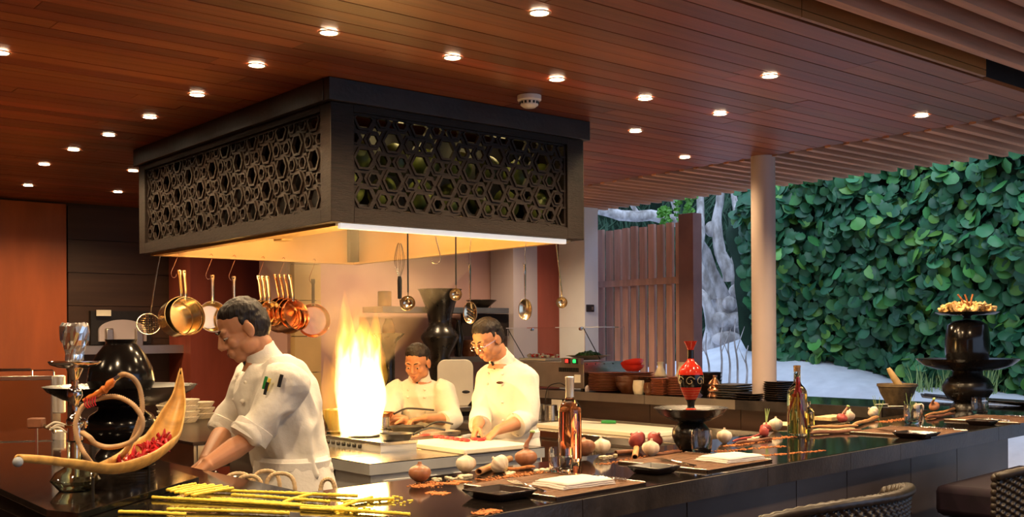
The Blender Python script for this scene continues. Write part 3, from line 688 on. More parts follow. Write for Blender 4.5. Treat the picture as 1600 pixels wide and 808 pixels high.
# saplings on the sand before the tree
for i, (x, yb_, yt, lx) in enumerate(((1108, 600, 520, -4), (1124, 604, 500, 6), (1138, 600, 516, 3), (1152, 604, 498, -3), (1164, 600, 540, 5))):
    p = PD(x, yb_ + 10, 10.6); t = thing('sapling', ['leftmost bare thin stem', 'second bare thin stem', 'middle bare thin stem', 'fourth, tallest bare thin stem', 'last bare thin stem'][i] + ' on the sand between fence and column', 'plant', p)
    q = PD(x + lx, yt, 10.7) - p
    MB().tube(smooth_path([(0, 0, -.06), q * .4 + V((.01, 0, 0)), q * .7 - V((.015, 0, 0)), q], 12), [lerp(.013, .005, k / 11) for k in range(12)], 6).build('stem', 'bark', t)
    MB().tube([q * .55, q * .72 + V((.05 * (1 if i % 2 else -1), 0, .02)), q * .8 + V((.09 * (1 if i % 2 else -1), 0, .07))], [.005, .004, .002], 6).build('twig', 'bark', t)
# hedge of round-leaved sea grape
def leaf_mesh(seed, s=.062):
    r = random.Random(seed); n = 12; vs = [(0, -.1 * s, .10 * s)]
    for i in range(n):
        a = -PI / 2 + 2 * PI * (i + .5) / n; R = s * (1 + r.uniform(-.07, .07)) * (1.0 if i not in (0, n - 1) else 1.04)
        x, y = R * math.cos(a) * 1.06, R * math.sin(a)
        vs.append((x, y, -.18 * s * (abs(x) / s) ** 1.5 + (-.15 * s * max(0, y / s) ** 2) + r.uniform(-.05, .05) * s))
    vs.append((0, -.74 * s, .04 * s)); vs.append((0, .62 * s, -.02 * s)); k = n + 1; e = n + 2
    fs = [(0, k, 1), (0, n, k)]
    for i in range(1, n):
        a, b = i, i + 1
        if i == n // 2: fs += [(0, a, e), (e, a, b), (e, b, 0)]
        else: fs.append((0, a, b))
    me = bpy.data.meshes.new('leaf'); me.from_pydata(vs, [], fs); me.polygons.foreach_set('use_smooth', [True] * len(fs)); me.materials.append(MT[('leaf_sea', 'leaf_sea', 'leaf_light', 'leaf_sea', 'leaf_deep', 'leaf_sea')[seed % 6]]); return me, vs, fs
LM = [leaf_mesh(i) for i in range(6)]
def hedge_uv(v, z):      # bulging face of the hedge, as the H coordinate u
    zb_ = .72
    b = 9.75 + .42 * NZ.noise(V((v * .75, z * .8, 1.3))) + .22 * NZ.noise(V((v * 1.9, z * 2.0, 5.1)))
    return b - .55 * math.sin(min(1, max(0, (z - zb_) / 3.0)) * PI * .8) + .22 * (v - 4) * .6 * (1 if v > 4 else .35) + .5 * sstep(3.0, 4.6, z)
hed = thing('leafy_hedge', 'tall green hedge of round sea-grape leaves right of the column', 'hedge', (0, 0, 0), AH)
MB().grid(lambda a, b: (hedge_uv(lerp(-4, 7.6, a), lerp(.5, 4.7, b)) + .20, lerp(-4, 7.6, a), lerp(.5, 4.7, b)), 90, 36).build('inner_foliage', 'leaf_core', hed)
rnd = random.Random(21); LV = []
for k in range(15000):
    v = rnd.uniform(-1.5, 7.3); z = .80 + 3.7 * rnd.random() ** 1.05
    d = rnd.random() ** 1.6 * .30
    cl = NZ.noise(V((v * 3.2, z * 3.2, 4))); 
    u = hedge_uv(v, z) + d - .10 * max(0, cl)
    g = .06
    nu = V((-1, (hedge_uv(v + g, z) - hedge_uv(v - g, z)) / (2 * g), (hedge_uv(v, z + g) - hedge_uv(v, z - g)) / (2 * g))).normalized()
    nrm = (nu + V((0, -.25, .55)) + V((rnd.uniform(-.8, .8), rnd.uniform(-.9, .9), rnd.uniform(-.6, .6)))).normalized()
    down = V((rnd.uniform(-.5, .5), rnd.uniform(-.6, .6), -1)); y = (down - nrm * down.dot(nrm)).normalized(); x = y.cross(nrm)
    sc = rnd.uniform(.72, 1.28)
    LV.append((u, v, z, M((x, y, nrm)).transposed(), sc, d))
def vis(l):
    p = H(l[0], l[1], l[2]); X = p.x / p.y
    return .25 < X < .49 and l[2] - EYE < .19 * p.y
order = sorted([l for l in LV if vis(l)], key=lambda l: -l[4] / H(l[0], l[1]).y + l[5] * .4)
near = order[:300]; ids = set(id(l) for l in near)
for i, l in enumerate(near):
    o = share('leaf', LM[i % 6][0], hed); o.matrix_local = M.Translation((l[0], l[1], l[2])) @ (l[3].to_4x4() @ M.Scale(l[4], 4))
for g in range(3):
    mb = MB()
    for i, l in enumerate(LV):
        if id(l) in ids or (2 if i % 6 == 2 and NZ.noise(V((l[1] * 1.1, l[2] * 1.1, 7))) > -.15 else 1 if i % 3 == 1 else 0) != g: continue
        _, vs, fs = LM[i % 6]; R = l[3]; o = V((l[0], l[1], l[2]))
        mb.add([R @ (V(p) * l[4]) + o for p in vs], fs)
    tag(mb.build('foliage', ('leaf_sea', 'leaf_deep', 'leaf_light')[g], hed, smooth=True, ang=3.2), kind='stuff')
for i, (v, z) in enumerate(((3.2, 3.35), (5.4, 2.2))):
    u = hedge_uv(v, z) - .12; mb = MB()
    mb.tube(smooth_path([(u, v, z + .25), (u - .04, v, z + .1), (u - .05, v + .02, z - .2)], 8), .006, 6)
    for k in range(26): mb.ball((u - .05 + rnd.uniform(-.02, .02), v + rnd.uniform(-.02, .02), z + .15 - k * .013), .011, 6, 4)
    if i == 0: tag(mb.build('flower_spike', 'onion_brown', hed), kind='stuff')
# fine grass at hedge foot
gr = MB()
for k in range(700):
    v = rnd.choice((rnd.uniform(1.8, 3.2), rnd.uniform(4.6, 5.4), rnd.uniform(1.8, 3.0))); u = hedge_uv(v, 1.0) - rnd.uniform(.05, .3); z = .8; a = rnd.random() * 6.28; l = rnd.uniform(.2, .5)
    e = V((math.cos(a) * .18, math.sin(a) * .18, l)); b0 = V((u, v, z)); w_ = V((-math.sin(a), math.cos(a), 0)) * .006
    gr.add([b0 - w_, b0 + w_, b0 + e * .6 + w_ * .7 + V((0, 0, .05)), b0 + e * .6 - w_ * .7 + V((0, 0, .05)), b0 + e], [(0, 1, 2, 3), (3, 2, 4)])
go = gr.build('grass', 'green_stem', None, (0, 0, 0), (0, 0, AH)); tag(go, 'pale grass blades growing at the foot of the hedge', 'grass', kind='stuff')
# dark thicket behind tree and fence
thk = thing('dark_thicket', 'dark green thicket with long drooping leaves behind the old tree', 'bush', (0, 0, 0), AH)
def th_u(v, z): return 13.4 + .7 * NZ.noise(V((v * .7, z * .7, 8))) + .3 * NZ.noise(V((v * 2, z * 2, 2)))
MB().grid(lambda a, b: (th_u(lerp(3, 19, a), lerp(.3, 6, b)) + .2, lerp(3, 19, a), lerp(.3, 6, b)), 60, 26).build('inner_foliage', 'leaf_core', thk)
mb = MB()
for k in range(5200):
    v = rnd.uniform(4, 18); z = rnd.uniform(.5, 5.6); u = th_u(v, z) - rnd.random() * .5
    l = rnd.uniform(.25, .6); a = rnd.uniform(-1, 1); dr = V((-rnd.random() * .6, a, -rnd.uniform(.2, 1.3))).normalized(); wd = V((.3 * rnd.uniform(-1, 1), 1, rnd.uniform(-.5, .5))).normalized() * rnd.uniform(.014, .035)
    p = V((u, v, z)); mb.add([p, p + dr * l * .45 + wd, p + dr * l + V((0, 0, -.05)), p + dr * l * .45 - wd], [(0, 1, 2, 3)])
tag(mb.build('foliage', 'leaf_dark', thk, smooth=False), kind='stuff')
pm = thing('bright_sprig', 'bright green leafy sprig hanging before the pale branch above the fence', 'plant', PD(1058, 330, 12.9))
mb = MB()
for k in range(46):
    _, vs, fs = LM[k % 6]; o = V((rnd.uniform(-.2, .2), rnd.uniform(-.15, .15), rnd.uniform(-.17, .25))); R = M.Rotation(rnd.uniform(.6, 1.9), 3, 'X') @ M.Rotation(rnd.random() * 6, 3, 'Z'); s = rnd.uniform(.5, .9)
    mb.add([RZ(rnd.uniform(-1, 1)) @ (R @ (V(p) * s)) + o for p in vs], fs)
mt2 = mat('leaf_bright', (.10, .30, .03), .45, rnd=.2); tag(mb.build('foliage', mt2, pm), kind='stuff')
MB().tube(smooth_path([(0, 0, .5), (.03, 0, .2), (-.02, 0, -.1)], 8), .008, 6).build('stem', 'bark', pm)
# ------------------------------------------------------------------ cooking island
ORD = ['topmost', 'second', 'third', 'fourth', 'fifth', 'sixth', 'seventh', 'eighth', 'ninth', 'tenth', 'eleventh', 'twelfth', 'thirteenth', 'fourteenth']
def hb(mb_or_none, u0, u1, v0, v1, z0, z1, name, m, par, bev=0):
    mb = (mb_or_none or MB()).box(((u0 + u1) / 2, (v0 + v1) / 2, (z0 + z1) / 2), (u1 - u0, v1 - v0, z1 - z0))
    return mb.build(name, m, par, bevel=bev, smooth=bool(bev))
ZP = .90
pk = thing('griddle_counter', 'stainless steel griddle counter between the left and right chefs', 'counter', (0, 0, 0), AH)
PU0, PU1, PV0, PV1 = 2.69, 3.80, 4.26, 4.61
hb(None, PU0, PU1, PV0, PV1, ZP - .004, ZP, 'top', 'steel_top', pk); hb(None, PU0, PU1, PV0, PV1, ZP - .055, ZP - .0045, 'fascia', 'steel_front', pk)
hb(None, PU0, 2.97, PV1 + .003, 5.82, ZP - .055, ZP, 'side_top', 'steel_top', pk, .003); hb(None, 3.235, PU1, PV1 + .003, 4.87, ZP - .055, ZP, 'rear_top', 'steel_top', pk, .003)
hb(None, PU0 + .015, PU1 - .015, PV0 + .015, PV1 - .01, .0, ZP - .058, 'body', 'steel_front', pk)
hb(None, PU0 + .015, 2.96, PV1, 5.80, .0, ZP - .058, 'side_body', 'steel_dull', pk)
for a, b in ((PU0 + .08, PU0 + .40), (PU0 + .50, PU0 + .80), (PU0 + .82, PU1 - .03)):
    hb(None, a, b, PV0 + .004, PV0 + .016, ZP - .20, ZP - .085, 'drawer', 'steel_front', pk, .002)
hb(None, PU0 + .43, PU0 + .475, PV0 + .006, PV0 + .016, ZP - .20, ZP - .09, 'slot', 'iron', pk)
hb(None, PU1 - .16, PU1 - .12, PV0 + .0, PV0 + .008, ZP - .18, ZP - .10, 'slot', 'iron', pk)
ZS = .955
st = thing('gas_stove', 'steel gas stove with a row of small knobs under the fire', 'stove', (0, 0, 0), AH)
hb(None, 2.99, 3.215, 4.625, 5.80, .0, ZS - .02, 'body', 'steel_front', st)
hb(None, 3.215, 3.70, 4.90, 5.80, .0, ZS - .02, 'rear_body', 'steel_dull', st)
hb(None, 2.985, 3.22, 4.62, 5.81, ZS - .02, ZS, 'top', 'steel_top', st, .003)
hb(None, 3.222, 3.71, 4.89, 5.81, ZS - .02, ZS, 'rear_top', 'steel_top', st, .003)
for i in range(9):
    MB().lathe([(.011, 0), (.010, .014), (.001, .015)], 12, (2.99, 4.82 + i * .055, ZS - .036), RY(-PI / 2)).build('knob', 'iron', st)
MB().tube([(2.955, 4.72, ZS - .09), (2.955, 5.7, ZS - .09)], .009, 8).build('rail', 'steel', st)
for u, v in ((3.10, 4.95), (3.14, 5.28), (3.5, 5.2)): MB().tube([(u + .075 * math.cos(2 * PI * i / 16), v + .075 * math.sin(2 * PI * i / 16), ZS + .006) for i in range(16)], .006, 6, closed=True).build('burner', 'iron', st)
def pot(name, lab, cat, p, R, h, m, handles=True, rz=AH):
    t = thing(name, lab, cat, p, rz)
    MB().lathe([(.001, 0), (R - .006, 0), (R, .006), (R, h), (R + .004, h + .003), (R - .003, h + .002), (R - .004, .006), (.001, .005)], 36, cap0=False, cap1=False).build('body', m, t)
    if handles:
        for a in (0, PI):
            dx = V((math.cos(a), math.sin(a), 0)); s = V((-math.sin(a), math.cos(a), 0))
            MB().tube(smooth_path([dx * R + s * .03 + V((0, 0, h * .72)), dx * (R + .025) + s * .03 + V((0, 0, h * .73)), dx * (R + .025) - s * .03 + V((0, 0, h * .73)), dx * R - s * .03 + V((0, 0, h * .72))], 12), .004, 6).build('handle', 'steel', t)
    return t
p = H(3.12, 5.25, ZS + .012); pot('stockpot', 'steel stockpot on the stove at the left of the flames', 'pot', p, .092, .12, 'pan_steel', True, -.9)
pot('steel_container', 'small steel container on the stove just right of the flames', 'container', PD(597, 674, 6.25).xy.to_3d() + V((0, 0, ZS)), .045, .07, 'steel', False)
def frypan(p, R, ang, lab, m='iron', hl=.17, tilt=0):
    t = thing('frying_pan', lab, 'pan', p, ang)
    MB().lathe([(.001, 0), (R * .78, 0), (R, .034), (R + .003, .036), (R - .003, .034), (R * .77, .005), (.001, .004)], 36, cap0=False, cap1=False).build('bowl', m, t)
    MB().tube(smooth_path([(R * .95, 0, .024), (R + .05, 0, .05), (R + .10, 0, .058), (R + hl, 0, .045)], 14), [(.006, .010)] * 14, 8).build('handle', 'black_plastic', t)
    return t
frypan(P(620, 687, ZS + .003).xy.to_3d() + V((0, 0, ZS + .001)), .088, .22, 'black frying pan on the stove edge nearest the cutting board')
frypan(H(3.40, 4.99, ZS + .001), .095, .05, 'black frying pan behind another on the stove under the middle chef')
# cutting board, meat and knife
cb = thing('cutting_board', 'thick white cutting board with raw meat on the griddle counter', 'board', H(3.46, 4.53, ZP + .001), AH)
MB().box((0, 0, .014), (.43, .57, .028)).build('slab', 'board_white', cb, bevel=.006)
meat_m = MB(); rr = random.Random(4)
def steak(w, l, h): return MB().rings([[V((w * s * math.cos(2 * PI * i / 12) * (1 + .15 * math.sin(3 * i + z * 90)), l * s * math.sin(2 * PI * i / 12), z)) for i in range(12)] for s, z in ((.8, 0), (1, h * .4), (.85, h * .85), (.5, h))]).mesh('steak')
sm = steak(.018, .026, .016); sm.materials.append(MT['meat'])
for i in range(7):
    f = i / 6; q = P(lerp(682, 729, f), lerp(684, 690, f), ZP + .03); q.z = ZP + .0295
    tag(share('meat_slice', sm, None, q, (0, 0, .4 + .3 * rr.random())), ('first', 'second', 'third', 'fourth', 'fifth', 'sixth', 'last')[i] + ' raw meat slice from the left in the row on the white board', 'meat', 'sliced raw meat in a row')
for i, (x, y) in enumerate(((742, 688), (752, 689), (760, 687))):
    q = P(x, y, ZP + .03); q.z = ZP + .0295
    tag(share('meat_slice', sm, None, q, (0, 0, 1 + i)), ['left', 'middle', 'right'][i] + ' raw meat piece under the hands of the right chef', 'meat', 'raw meat under the hands')
q = P(722, 684, ZP + .04); kn = thing('knife', 'grey-handled knife lying on the white cutting board', 'knife', (q.x, q.y, ZP + .032), .75)
MB().tube([(0, 0, .012), (.05, 0, .014), (.10, 0, .010)], [(.010, .008), (.013, .009), (.010, .008)], 10).build('handle', 'grey_plastic', kn)
MB().add([(-.13, .0, .001), (0, -.016, .001), (0, .016, .001), (-.13, .0, .004), (0, -.016, .004), (0, .016, .004)], [(0, 2, 1), (3, 4, 5), (0, 1, 4, 3), (1, 2, 5, 4), (2, 0, 3, 5)]).build('blade', 'steel', kn, smooth=False)
# ------------------------------------------------------------------ flames
FB = H(3.07, 4.93, ZS + .01)
def flame_mat(name, strength, core, mid, edge, R, Hh):
    m = bpy.data.materials.new(name); m.use_nodes = True; nt = m.node_tree; nt.nodes.clear(); L = nt.links.new
    out = _n(nt, 'ShaderNodeOutputMaterial'); em = _n(nt, 'ShaderNodeEmission'); tc = _n(nt, 'ShaderNodeTexCoord')
    mp = _n(nt, 'ShaderNodeMapping'); mp.inputs['Scale'].default_value = (17, 17, 4.2); L(tc.outputs['Object'], mp.inputs[0])
    nz = _n(nt, 'ShaderNodeTexNoise'); nz.inputs['Scale'].default_value = 1.6; nz.inputs['Detail'].default_value = 3; L(mp.outputs[0], nz.inputs[0])
    sx = _n(nt, 'ShaderNodeSeparateXYZ'); L(tc.outputs['Object'], sx.inputs[0])
    h = _n(nt, 'ShaderNodeMapRange'); L(sx.outputs['Z'], h.inputs[0]); h.inputs[1].default_value = .0; h.inputs[2].default_value = Hh; h.inputs[3].default_value = 1.25; h.inputs[4].default_value = -.05
    ad = _n(nt, 'ShaderNodeMath', operation='ADD'); L(h.outputs[0], ad.inputs[0])
    ns = _n(nt, 'ShaderNodeMath', operation='MULTIPLY_ADD'); L(nz.outputs['Fac'], ns.inputs[0]); ns.inputs[1].default_value = 1.9; ns.inputs[2].default_value = -.98
    L(ns.outputs[0], ad.inputs[1])
    rp = _n(nt, 'ShaderNodeValToRGB'); L(ad.outputs[0], rp.inputs[0]); e = rp.color_ramp.elements
    e[0].position = .12; e[0].color = (*edge, 1); e[1].position = .85; e[1].color = (*core, 1); k = e.new(.42); k.color = (*mid, 1)
    st_ = _n(nt, 'ShaderNodeMapRange'); L(ad.outputs[0], st_.inputs[0]); st_.inputs[1].default_value = .0; st_.inputs[2].default_value = 1.0; st_.inputs[3].default_value = strength * .12; st_.inputs[4].default_value = strength
    L(rp.outputs[0], em.inputs[0]); L(st_.outputs[0], em.inputs[1]); L(em.outputs[0], out.inputs['Volume'])
    return m
FM = flame_mat('flame_core', 26, (1, .76, .34), (1, .50, .06), (1, .30, .014), .13, .80)
FM2 = flame_mat('flame_edge', 5, (1, .44, .04), (1, .34, .02), (1, .22, .01), .13, .80)
fl = thing('flame', 'tall bright yellow flames leaping from a pan on the stove', 'flame', FB, AB)
def tongue(name, m, x0, y0, Hh, prof, lean, sd, parent):
    rs = []; n = 22; K = 26
    for k in range(K + 1):
        t = k / K; z = Hh * t
        r = 0
        for (a, ra), (b, rb) in zip(prof[:-1], prof[1:]):
            if a <= t <= b: r = lerp(ra, rb, (t - a) / (b - a))
        cx = x0 + lean * t * t + .035 * t * NZ.noise(V((sd, z * 4, 0))); cy = y0 + .03 * t * NZ.noise(V((sd + 9, z * 4, 3)))
        rs.append([V((cx + r * math.cos(2 * PI * i / n) * (1 + .55 * NZ.noise(V((math.cos(2 * PI * i / n) * 1.6 + sd, math.sin(2 * PI * i / n) * 1.6, z * 5)))),
                      cy + r * math.sin(2 * PI * i / n) * (1 + .55 * NZ.noise(V((math.cos(2 * PI * i / n) * 1.6 + sd, math.sin(2 * PI * i / n) * 1.6, z * 5 + 20)))), z)) for i in range(n)])
    return MB().rings(rs).build(name, m, parent)
tongue('flame_body', FM, .0, 0, .66, [(0, .070), (.15, .085), (.35, .115), (.55, .112), (.75, .070), (.9, .03), (1, .003)], .01, 1.0, fl)
tongue('flame_tongue', FM, -.085, .01, .80, [(0, .04), (.3, .07), (.6, .055), (.85, .030), (1, .002)], -.02, 4.0, fl)
tongue('flame_tongue', FM, .055, -.01, .70, [(0, .04), (.3, .07), (.6, .055), (.8, .034), (1, .002)], .03, 7.0, fl)
tongue('flame_tongue', FM, .10, .02, .50, [(0, .03), (.35, .055), (.6, .045), (.85, .02), (1, .002)], .045, 11.0, fl)
tongue('flame_tongue', FM, -.12, .0, .48, [(0, .02), (.4, .045), (.7, .03), (1, .002)], -.02, 15.0, fl)
tongue('outer_flame', FM2, .0, .02, .78, [(0, .075), (.15, .10), (.4, .15), (.6, .13), (.8, .07), (1, .004)], -.05, 21.0, fl)
tongue('outer_flame', FM2, -.14, .05, .44, [(0, .02), (.3, .06), (.6, .06), (.85, .03), (1, .004)], -.07, 31.0, fl)
fp = bpy.data.lights.new('fire_light', 'POINT'); fp.energy = 15; fp.color = (1, .50, .13); fp.shadow_soft_size = .14
for z, e in ((.25, 1), (.5, 1)):
    fo = bpy.data.objects.new('fire_light', fp); COL.objects.link(fo); fo.parent = fl; fo.location = (0, 0, z)
# smoke rising from the fire into the hood
sm = bpy.data.materials.new('smoke'); sm.use_nodes = True; nt = sm.node_tree; nt.nodes.clear(); L = nt.links.new
out = _n(nt, 'ShaderNodeOutputMaterial'); vs_ = _n(nt, 'ShaderNodeVolumeScatter'); tc = _n(nt, 'ShaderNodeTexCoord'); nz = _n(nt, 'ShaderNodeTexNoise'); nz.inputs['Scale'].default_value = 3.2; nz.inputs['Detail'].default_value = 3
mr = _n(nt, 'ShaderNodeMapRange'); L(tc.outputs['Object'], nz.inputs[0]); L(nz.outputs['Fac'], mr.inputs[0]); mr.inputs[1].default_value = .35; mr.inputs[2].default_value = .75; mr.inputs[3].default_value = .0; mr.inputs[4].default_value = .85
L(mr.outputs[0], vs_.inputs['Density']); vs_.inputs['Color'].default_value = (1, .86, .72, 1); vs_.inputs['Anisotropy'].default_value = .2; L(vs_.outputs[0], out.inputs['Volume'])
SMK = [(.02, .10, .0), (.22, .16, .16), (.40, .26, .40), (.60, .42, .62), (.60, .42, .85), (.40, .3, 1.05)]
mb = MB(); n = 28
mb.rings([[V((.16 * z + a * math.cos(2 * PI * i / n) * (1 + .15 * NZ.noise(V((i * .6, z * 3, 0)))), .1 * z + b * math.sin(2 * PI * i / n) * (1 + .15 * NZ.noise(V((i * .6, z * 3, 5)))), .30 + z)) for i in range(n)] for a, b, z in SMK])
so_ = mb.build('smoke', sm, None, FB, (0, 0, AH)); tag(so_, 'thin orange-lit smoke drifting up from the fire into the hood', 'smoke', kind='stuff')
# ------------------------------------------------------------------ side table with bread baskets at left
tb = thing('side_table', 'brown polished side table carrying white baskets behind the left chef', 'table', (0, 0, 0), AH)
hb(None, 2.50, 3.45, 5.85, 7.9, ZP - .02, ZP, 'top', 'dish_brown', tb, .003)
hb(None, 2.52, 2.54, 5.88, 7.88, ZP - .16, ZP - .022, 'apron', 'steel_dull', tb); hb(None, 2.54, 3.43, 5.87, 5.89, ZP - .16, ZP - .022, 'apron', 'steel_dull', tb)
for u, v in ((2.55, 5.95), (3.38, 5.95), (2.55, 7.8), (3.38, 7.8)): hb(None, u - .025, u + .025, v - .025, v + .025, 0, ZP - .022, 'leg', 'iron', tb)
def basket(p, lab, R=.085, h=.04):
    t = thing('bread_basket', lab, 'basket', p, random.random(), 'stacked white baskets')
    mb = MB(); n = 40
    rs = [[V((math.cos(2 * PI * i / n) * (R * f + .003 * ((i + k) % 2)), math.sin(2 * PI * i / n) * (R * f + .003 * ((i + k) % 2)), z)) for i in range(n)] for k, (f, z) in enumerate(((.70, 0), (.80, h * .25), (.88, h * .5), (.95, h * .75), (1, h), (.96, h), (.86, h * .6), (.68, .006)))]
    mb.rings(rs).build('bowl', 'sign_white', t, smooth=False); MB().tube([(R * math.cos(2 * PI * i / 24), R * math.sin(2 * PI * i / 24), h) for i in range(24)], .004, 6, closed=True).build('rim', 'sign_white', t)
for s, (x, nst, nm) in enumerate(((264, 4, 'left'), (291, 4, 'middle'), (316, 3, 'right'))):
    b0 = P(x, 660 - (6 if s == 2 else 0), ZP + .001)
    for k in range(nst): basket(b0 + V((.006 * (k % 2), 0, .041 * k)), ['lowest', 'second', 'third', 'top'][k if k < nst - 1 else 3] + ' white woven basket of the ' + nm + ' stack behind the left chef')
# ------------------------------------------------------------------ rear counter, shelves and vessels at the back wall
rc = thing('rear_counter', 'steel work counter along the rear wall behind the middle chef', 'counter', (0, 0, 0), AH)
hb(None, 4.4, 6.28, 7.12, 7.85, .86, .90, 'top', 'steel_top', rc, .003); hb(None, 4.42, 6.26, 7.16, 7.83, 0, .858, 'body', 'iron', rc)
for i in range(4): hb(None, 4.5 + i * .43, 4.89 + i * .43, 7.145, 7.16, .1, .82, 'door', 'steel_dull', rc)
def zat(y, x, v):
    p = hit(x, y, H(0, v), HV); return p
def shelf(x0, x1, y, lab, dep=.32, th=.05, m='steel_dull'):
    v = V1 - dep; a = hit(x0, y, H(0, v), HV); b = hit(x1, y, H(0, v), HV); z = (a.z + b.z) / 2
    t = thing('wall_shelf', lab, 'shelf', (0, 0, 0), AH); hb(None, uv(a)[0], uv(b)[0], v, V1 - .002, z - th, z, 'board', m, t)
    return z
zs1 = shelf(598, 795, 480, 'upper long steel wall shelf behind the urn')
zs2 = shelf(700, 790, 557, 'lower wall shelf behind the head of the right chef', m='steel_dull')
t = thing('shelf_panel', 'dark wooden panel hanging under the upper shelf behind the right chef', 'panel', (0, 0, 0), AH)
a = hit(722, 500, H(0, V1 - .26), HV); b = hit(795, 500, H(0, V1 - .26), HV); hb(None, uv(a)[0], uv(b)[0], V1 - .26, V1 - .24, zs1 - .26, zs1 - .055, 'board', 'gap_dark', t)
def lathe_thing(name, lab, cat, p, prof, m, pn='body', n=36, group=None):
    t = thing(name, lab, cat, p, 0, group); MB().lathe(prof, n, cap0=False, cap1=False).build(pn, m, t, ang=.9); return t
pu = hit(688, 600, H(0, 7.5), HV); pu.z = .901; k = pu.y / F
R = lambda px: px / 2 * k
zq = lambda y: EYE - (y - 525) * k - .901
lathe_thing('metal_urn', 'tall dark bronze urn with flared top on the rear counter', 'urn', pu,
            [(.001, 0), (R(52), 0), (R(56), .02), (R(44), zq(595)), (R(34), zq(580)), (R(38), zq(565)), (R(30), zq(555)), (R(60), zq(528)), (R(60), zq(524)), (R(48), zq(515)), (R(36), zq(508)), (R(36), zq(500)), (R(40), zq(490)), (R(48), zq(475)), (R(64), zq(455)), (R(70), zq(451)), (R(66), zq(451)), (R(50), zq(468)), (.001, zq(480))], 'black_bowl')
p = hit(684, 447, H(0, 7.5), HV)
q = hit(601, 478, H(0, 7.72), HV); lathe_thing('storage_jar', 'pale jar standing on the upper shelf left of the urn', 'jar', V((q.x, q.y, zs1 + .001)), [(.001, 0), (.055, 0), (.06, .01), (.06, .13), (.05, .135), (.001, .136)], 'brown_glaze')
q = hit(752, 478, H(0, 7.72), HV); lathe_thing('serving_bowl', 'shallow dark bowl on the upper shelf above the right chef', 'bowl', V((q.x, q.y, zs1 + .001)), [(.001, 0), (.06, 0), (.14, .07), (.145, .075), (.135, .07), (.05, .01), (.001, .01)], 'black_bowl')
q = hit(607, 478, H(0, 7.35), HV); q.z = .901
lathe_thing('pedestal_bowl', 'wide dark bowl on a tall foot right of the flames', 'bowl', q, [(.001, 0), (.10, 0), (.05, .05), (.05, .5), (.07, .56), (.13, .62), (.135, .63), (.12, .62), (.001, .58)], 'black_bowl')
lathe_thing('glass_vase', 'rounded pale vase standing in the dark bowl right of the flames', 'vase', V((q.x, q.y, .901 + .60)), [(.001, 0), (.03, 0), (.056, .04), (.050, .09), (.028, .14), (.03, .15), (.001, .15)], 'brown_glaze')
q = hit(704, 560, H(0, 7.62), HV); lathe_thing('tall_vase', 'slim black vase on the lower shelf beside the urn', 'vase', V((q.x + .07, q.y, zs2 + .001)), [(.001, 0), (.03, 0), (.04, .06), (.055, .16), (.04, .25), (.018, .31), (.022, .33), (.001, .33)], 'black_gloss')
q = hit(728, 560, H(0, 7.62), HV); lathe_thing('deep_bowl', 'deep brown bowl on the lower shelf right of the slim vase', 'bowl', V((q.x + .03, q.y, zs2 + .001)), [(.001, 0), (.06, 0), (.10, .08), (.115, .15), (.105, .15), (.09, .08), (.001, .02)], 'brown_glaze')
q = hit(760, 560, H(0, 7.62), HV); lathe_thing('round_pot', 'round black pot on the lower shelf behind the right chef', 'pot', V((q.x + .03, q.y, zs2 + .001)), [(.001, 0), (.06, 0), (.11, .06), (.11, .12), (.07, .17), (.075, .18), (.001, .18)], 'black_gloss')
# white board standing on edge behind the middle chef
q = hit(712, 655, H(0, 7.3), HV)
wbt = thing('standing_board', 'large white plastic board with rounded corners standing behind the middle chef', 'board', (q.x, q.y, .901), math.radians(6))
hw_, hh_, rc_ = .155, .40, .07; out = []
for cx, cz, a0 in ((hw_ - rc_, hh_ - rc_, 0), (-hw_ + rc_, hh_ - rc_, PI / 2)):
    out += [(cx + rc_ * math.cos(a0 + PI / 2 * i / 8), cz + rc_ * math.sin(a0 + PI / 2 * i / 8)) for i in range(9)]
out += [(-hw_, 0), (hw_ - .05, 0), (hw_, .06)]
n = len(out); MB().add([(x, 0, z) for x, z in out] + [(x, .022, z) for x, z in out], [tuple(range(n)), tuple(range(2 * n - 1, n - 1, -1))] + [(i, n + i, n + (i + 1) % n, (i + 1) % n) for i in range(n)]).build('panel', 'board_white', wbt, bevel=.004)
MB().ball((.09, -.002, .12), (.035, .006, .014), 14, 8).build('handle_slot', 'iron', wbt)
q = hit(748, 622, H(0, 7.3), HV); pot('steel_pan', 'steel container on the rear counter just left of the right chef', 'container', V((q.x, q.y, .901)), .10, .14, 'steel', False)
# ------------------------------------------------------------------ prep counter under the far arm
ZK = .81
pc_ = thing('prep_counter', 'low steel prep counter along the far arm of the bar', 'counter', (0, 0, 0), AH)
UA, UB, VA, VB = 5.12, 5.86, 4.05, 6.95
hb(None, UA, UB, VA, VB, ZK - .05, ZK, 'top', 'steel_top', pc_, .003); hb(None, UB - .02, UB, VA, VB, ZK + .001, ZK + .035, 'backsplash', 'steel', pc_)
hb(None, UA + .03, UB - .01, VA + .02, VB - .02, 0, ZK - .052, 'body', 'steel_dull', pc_)
for i in range(5): hb(None, UA + .012, UA + .03, VA + .06 + i * .57, VA + .60 + i * .57, ZK - .30, ZK - .07, 'drawer', 'steel', pc_, .003)
for i in range(5): hb(None, UA + .012, UA + .03, VA + .06 + i * .57, VA + .60 + i * .57, .1, ZK - .32, 'door', 'steel', pc_, .003)
cb2 = thing('long_cutting_board', 'long pale cutting board on the prep counter right of the right chef', 'board', H(5.47, 5.42, ZK + .001), AH)
MB().box((0, 0, .015), (.48, 1.15, .03)).build('slab', 'board_white', cb2, bevel=.005)
q = P(940, 662, ZK + .032); kn2 = thing('knife', 'knife with bright green handle on the long pale cutting board', 'knife', (q.x, q.y, ZK + .033), -.35)
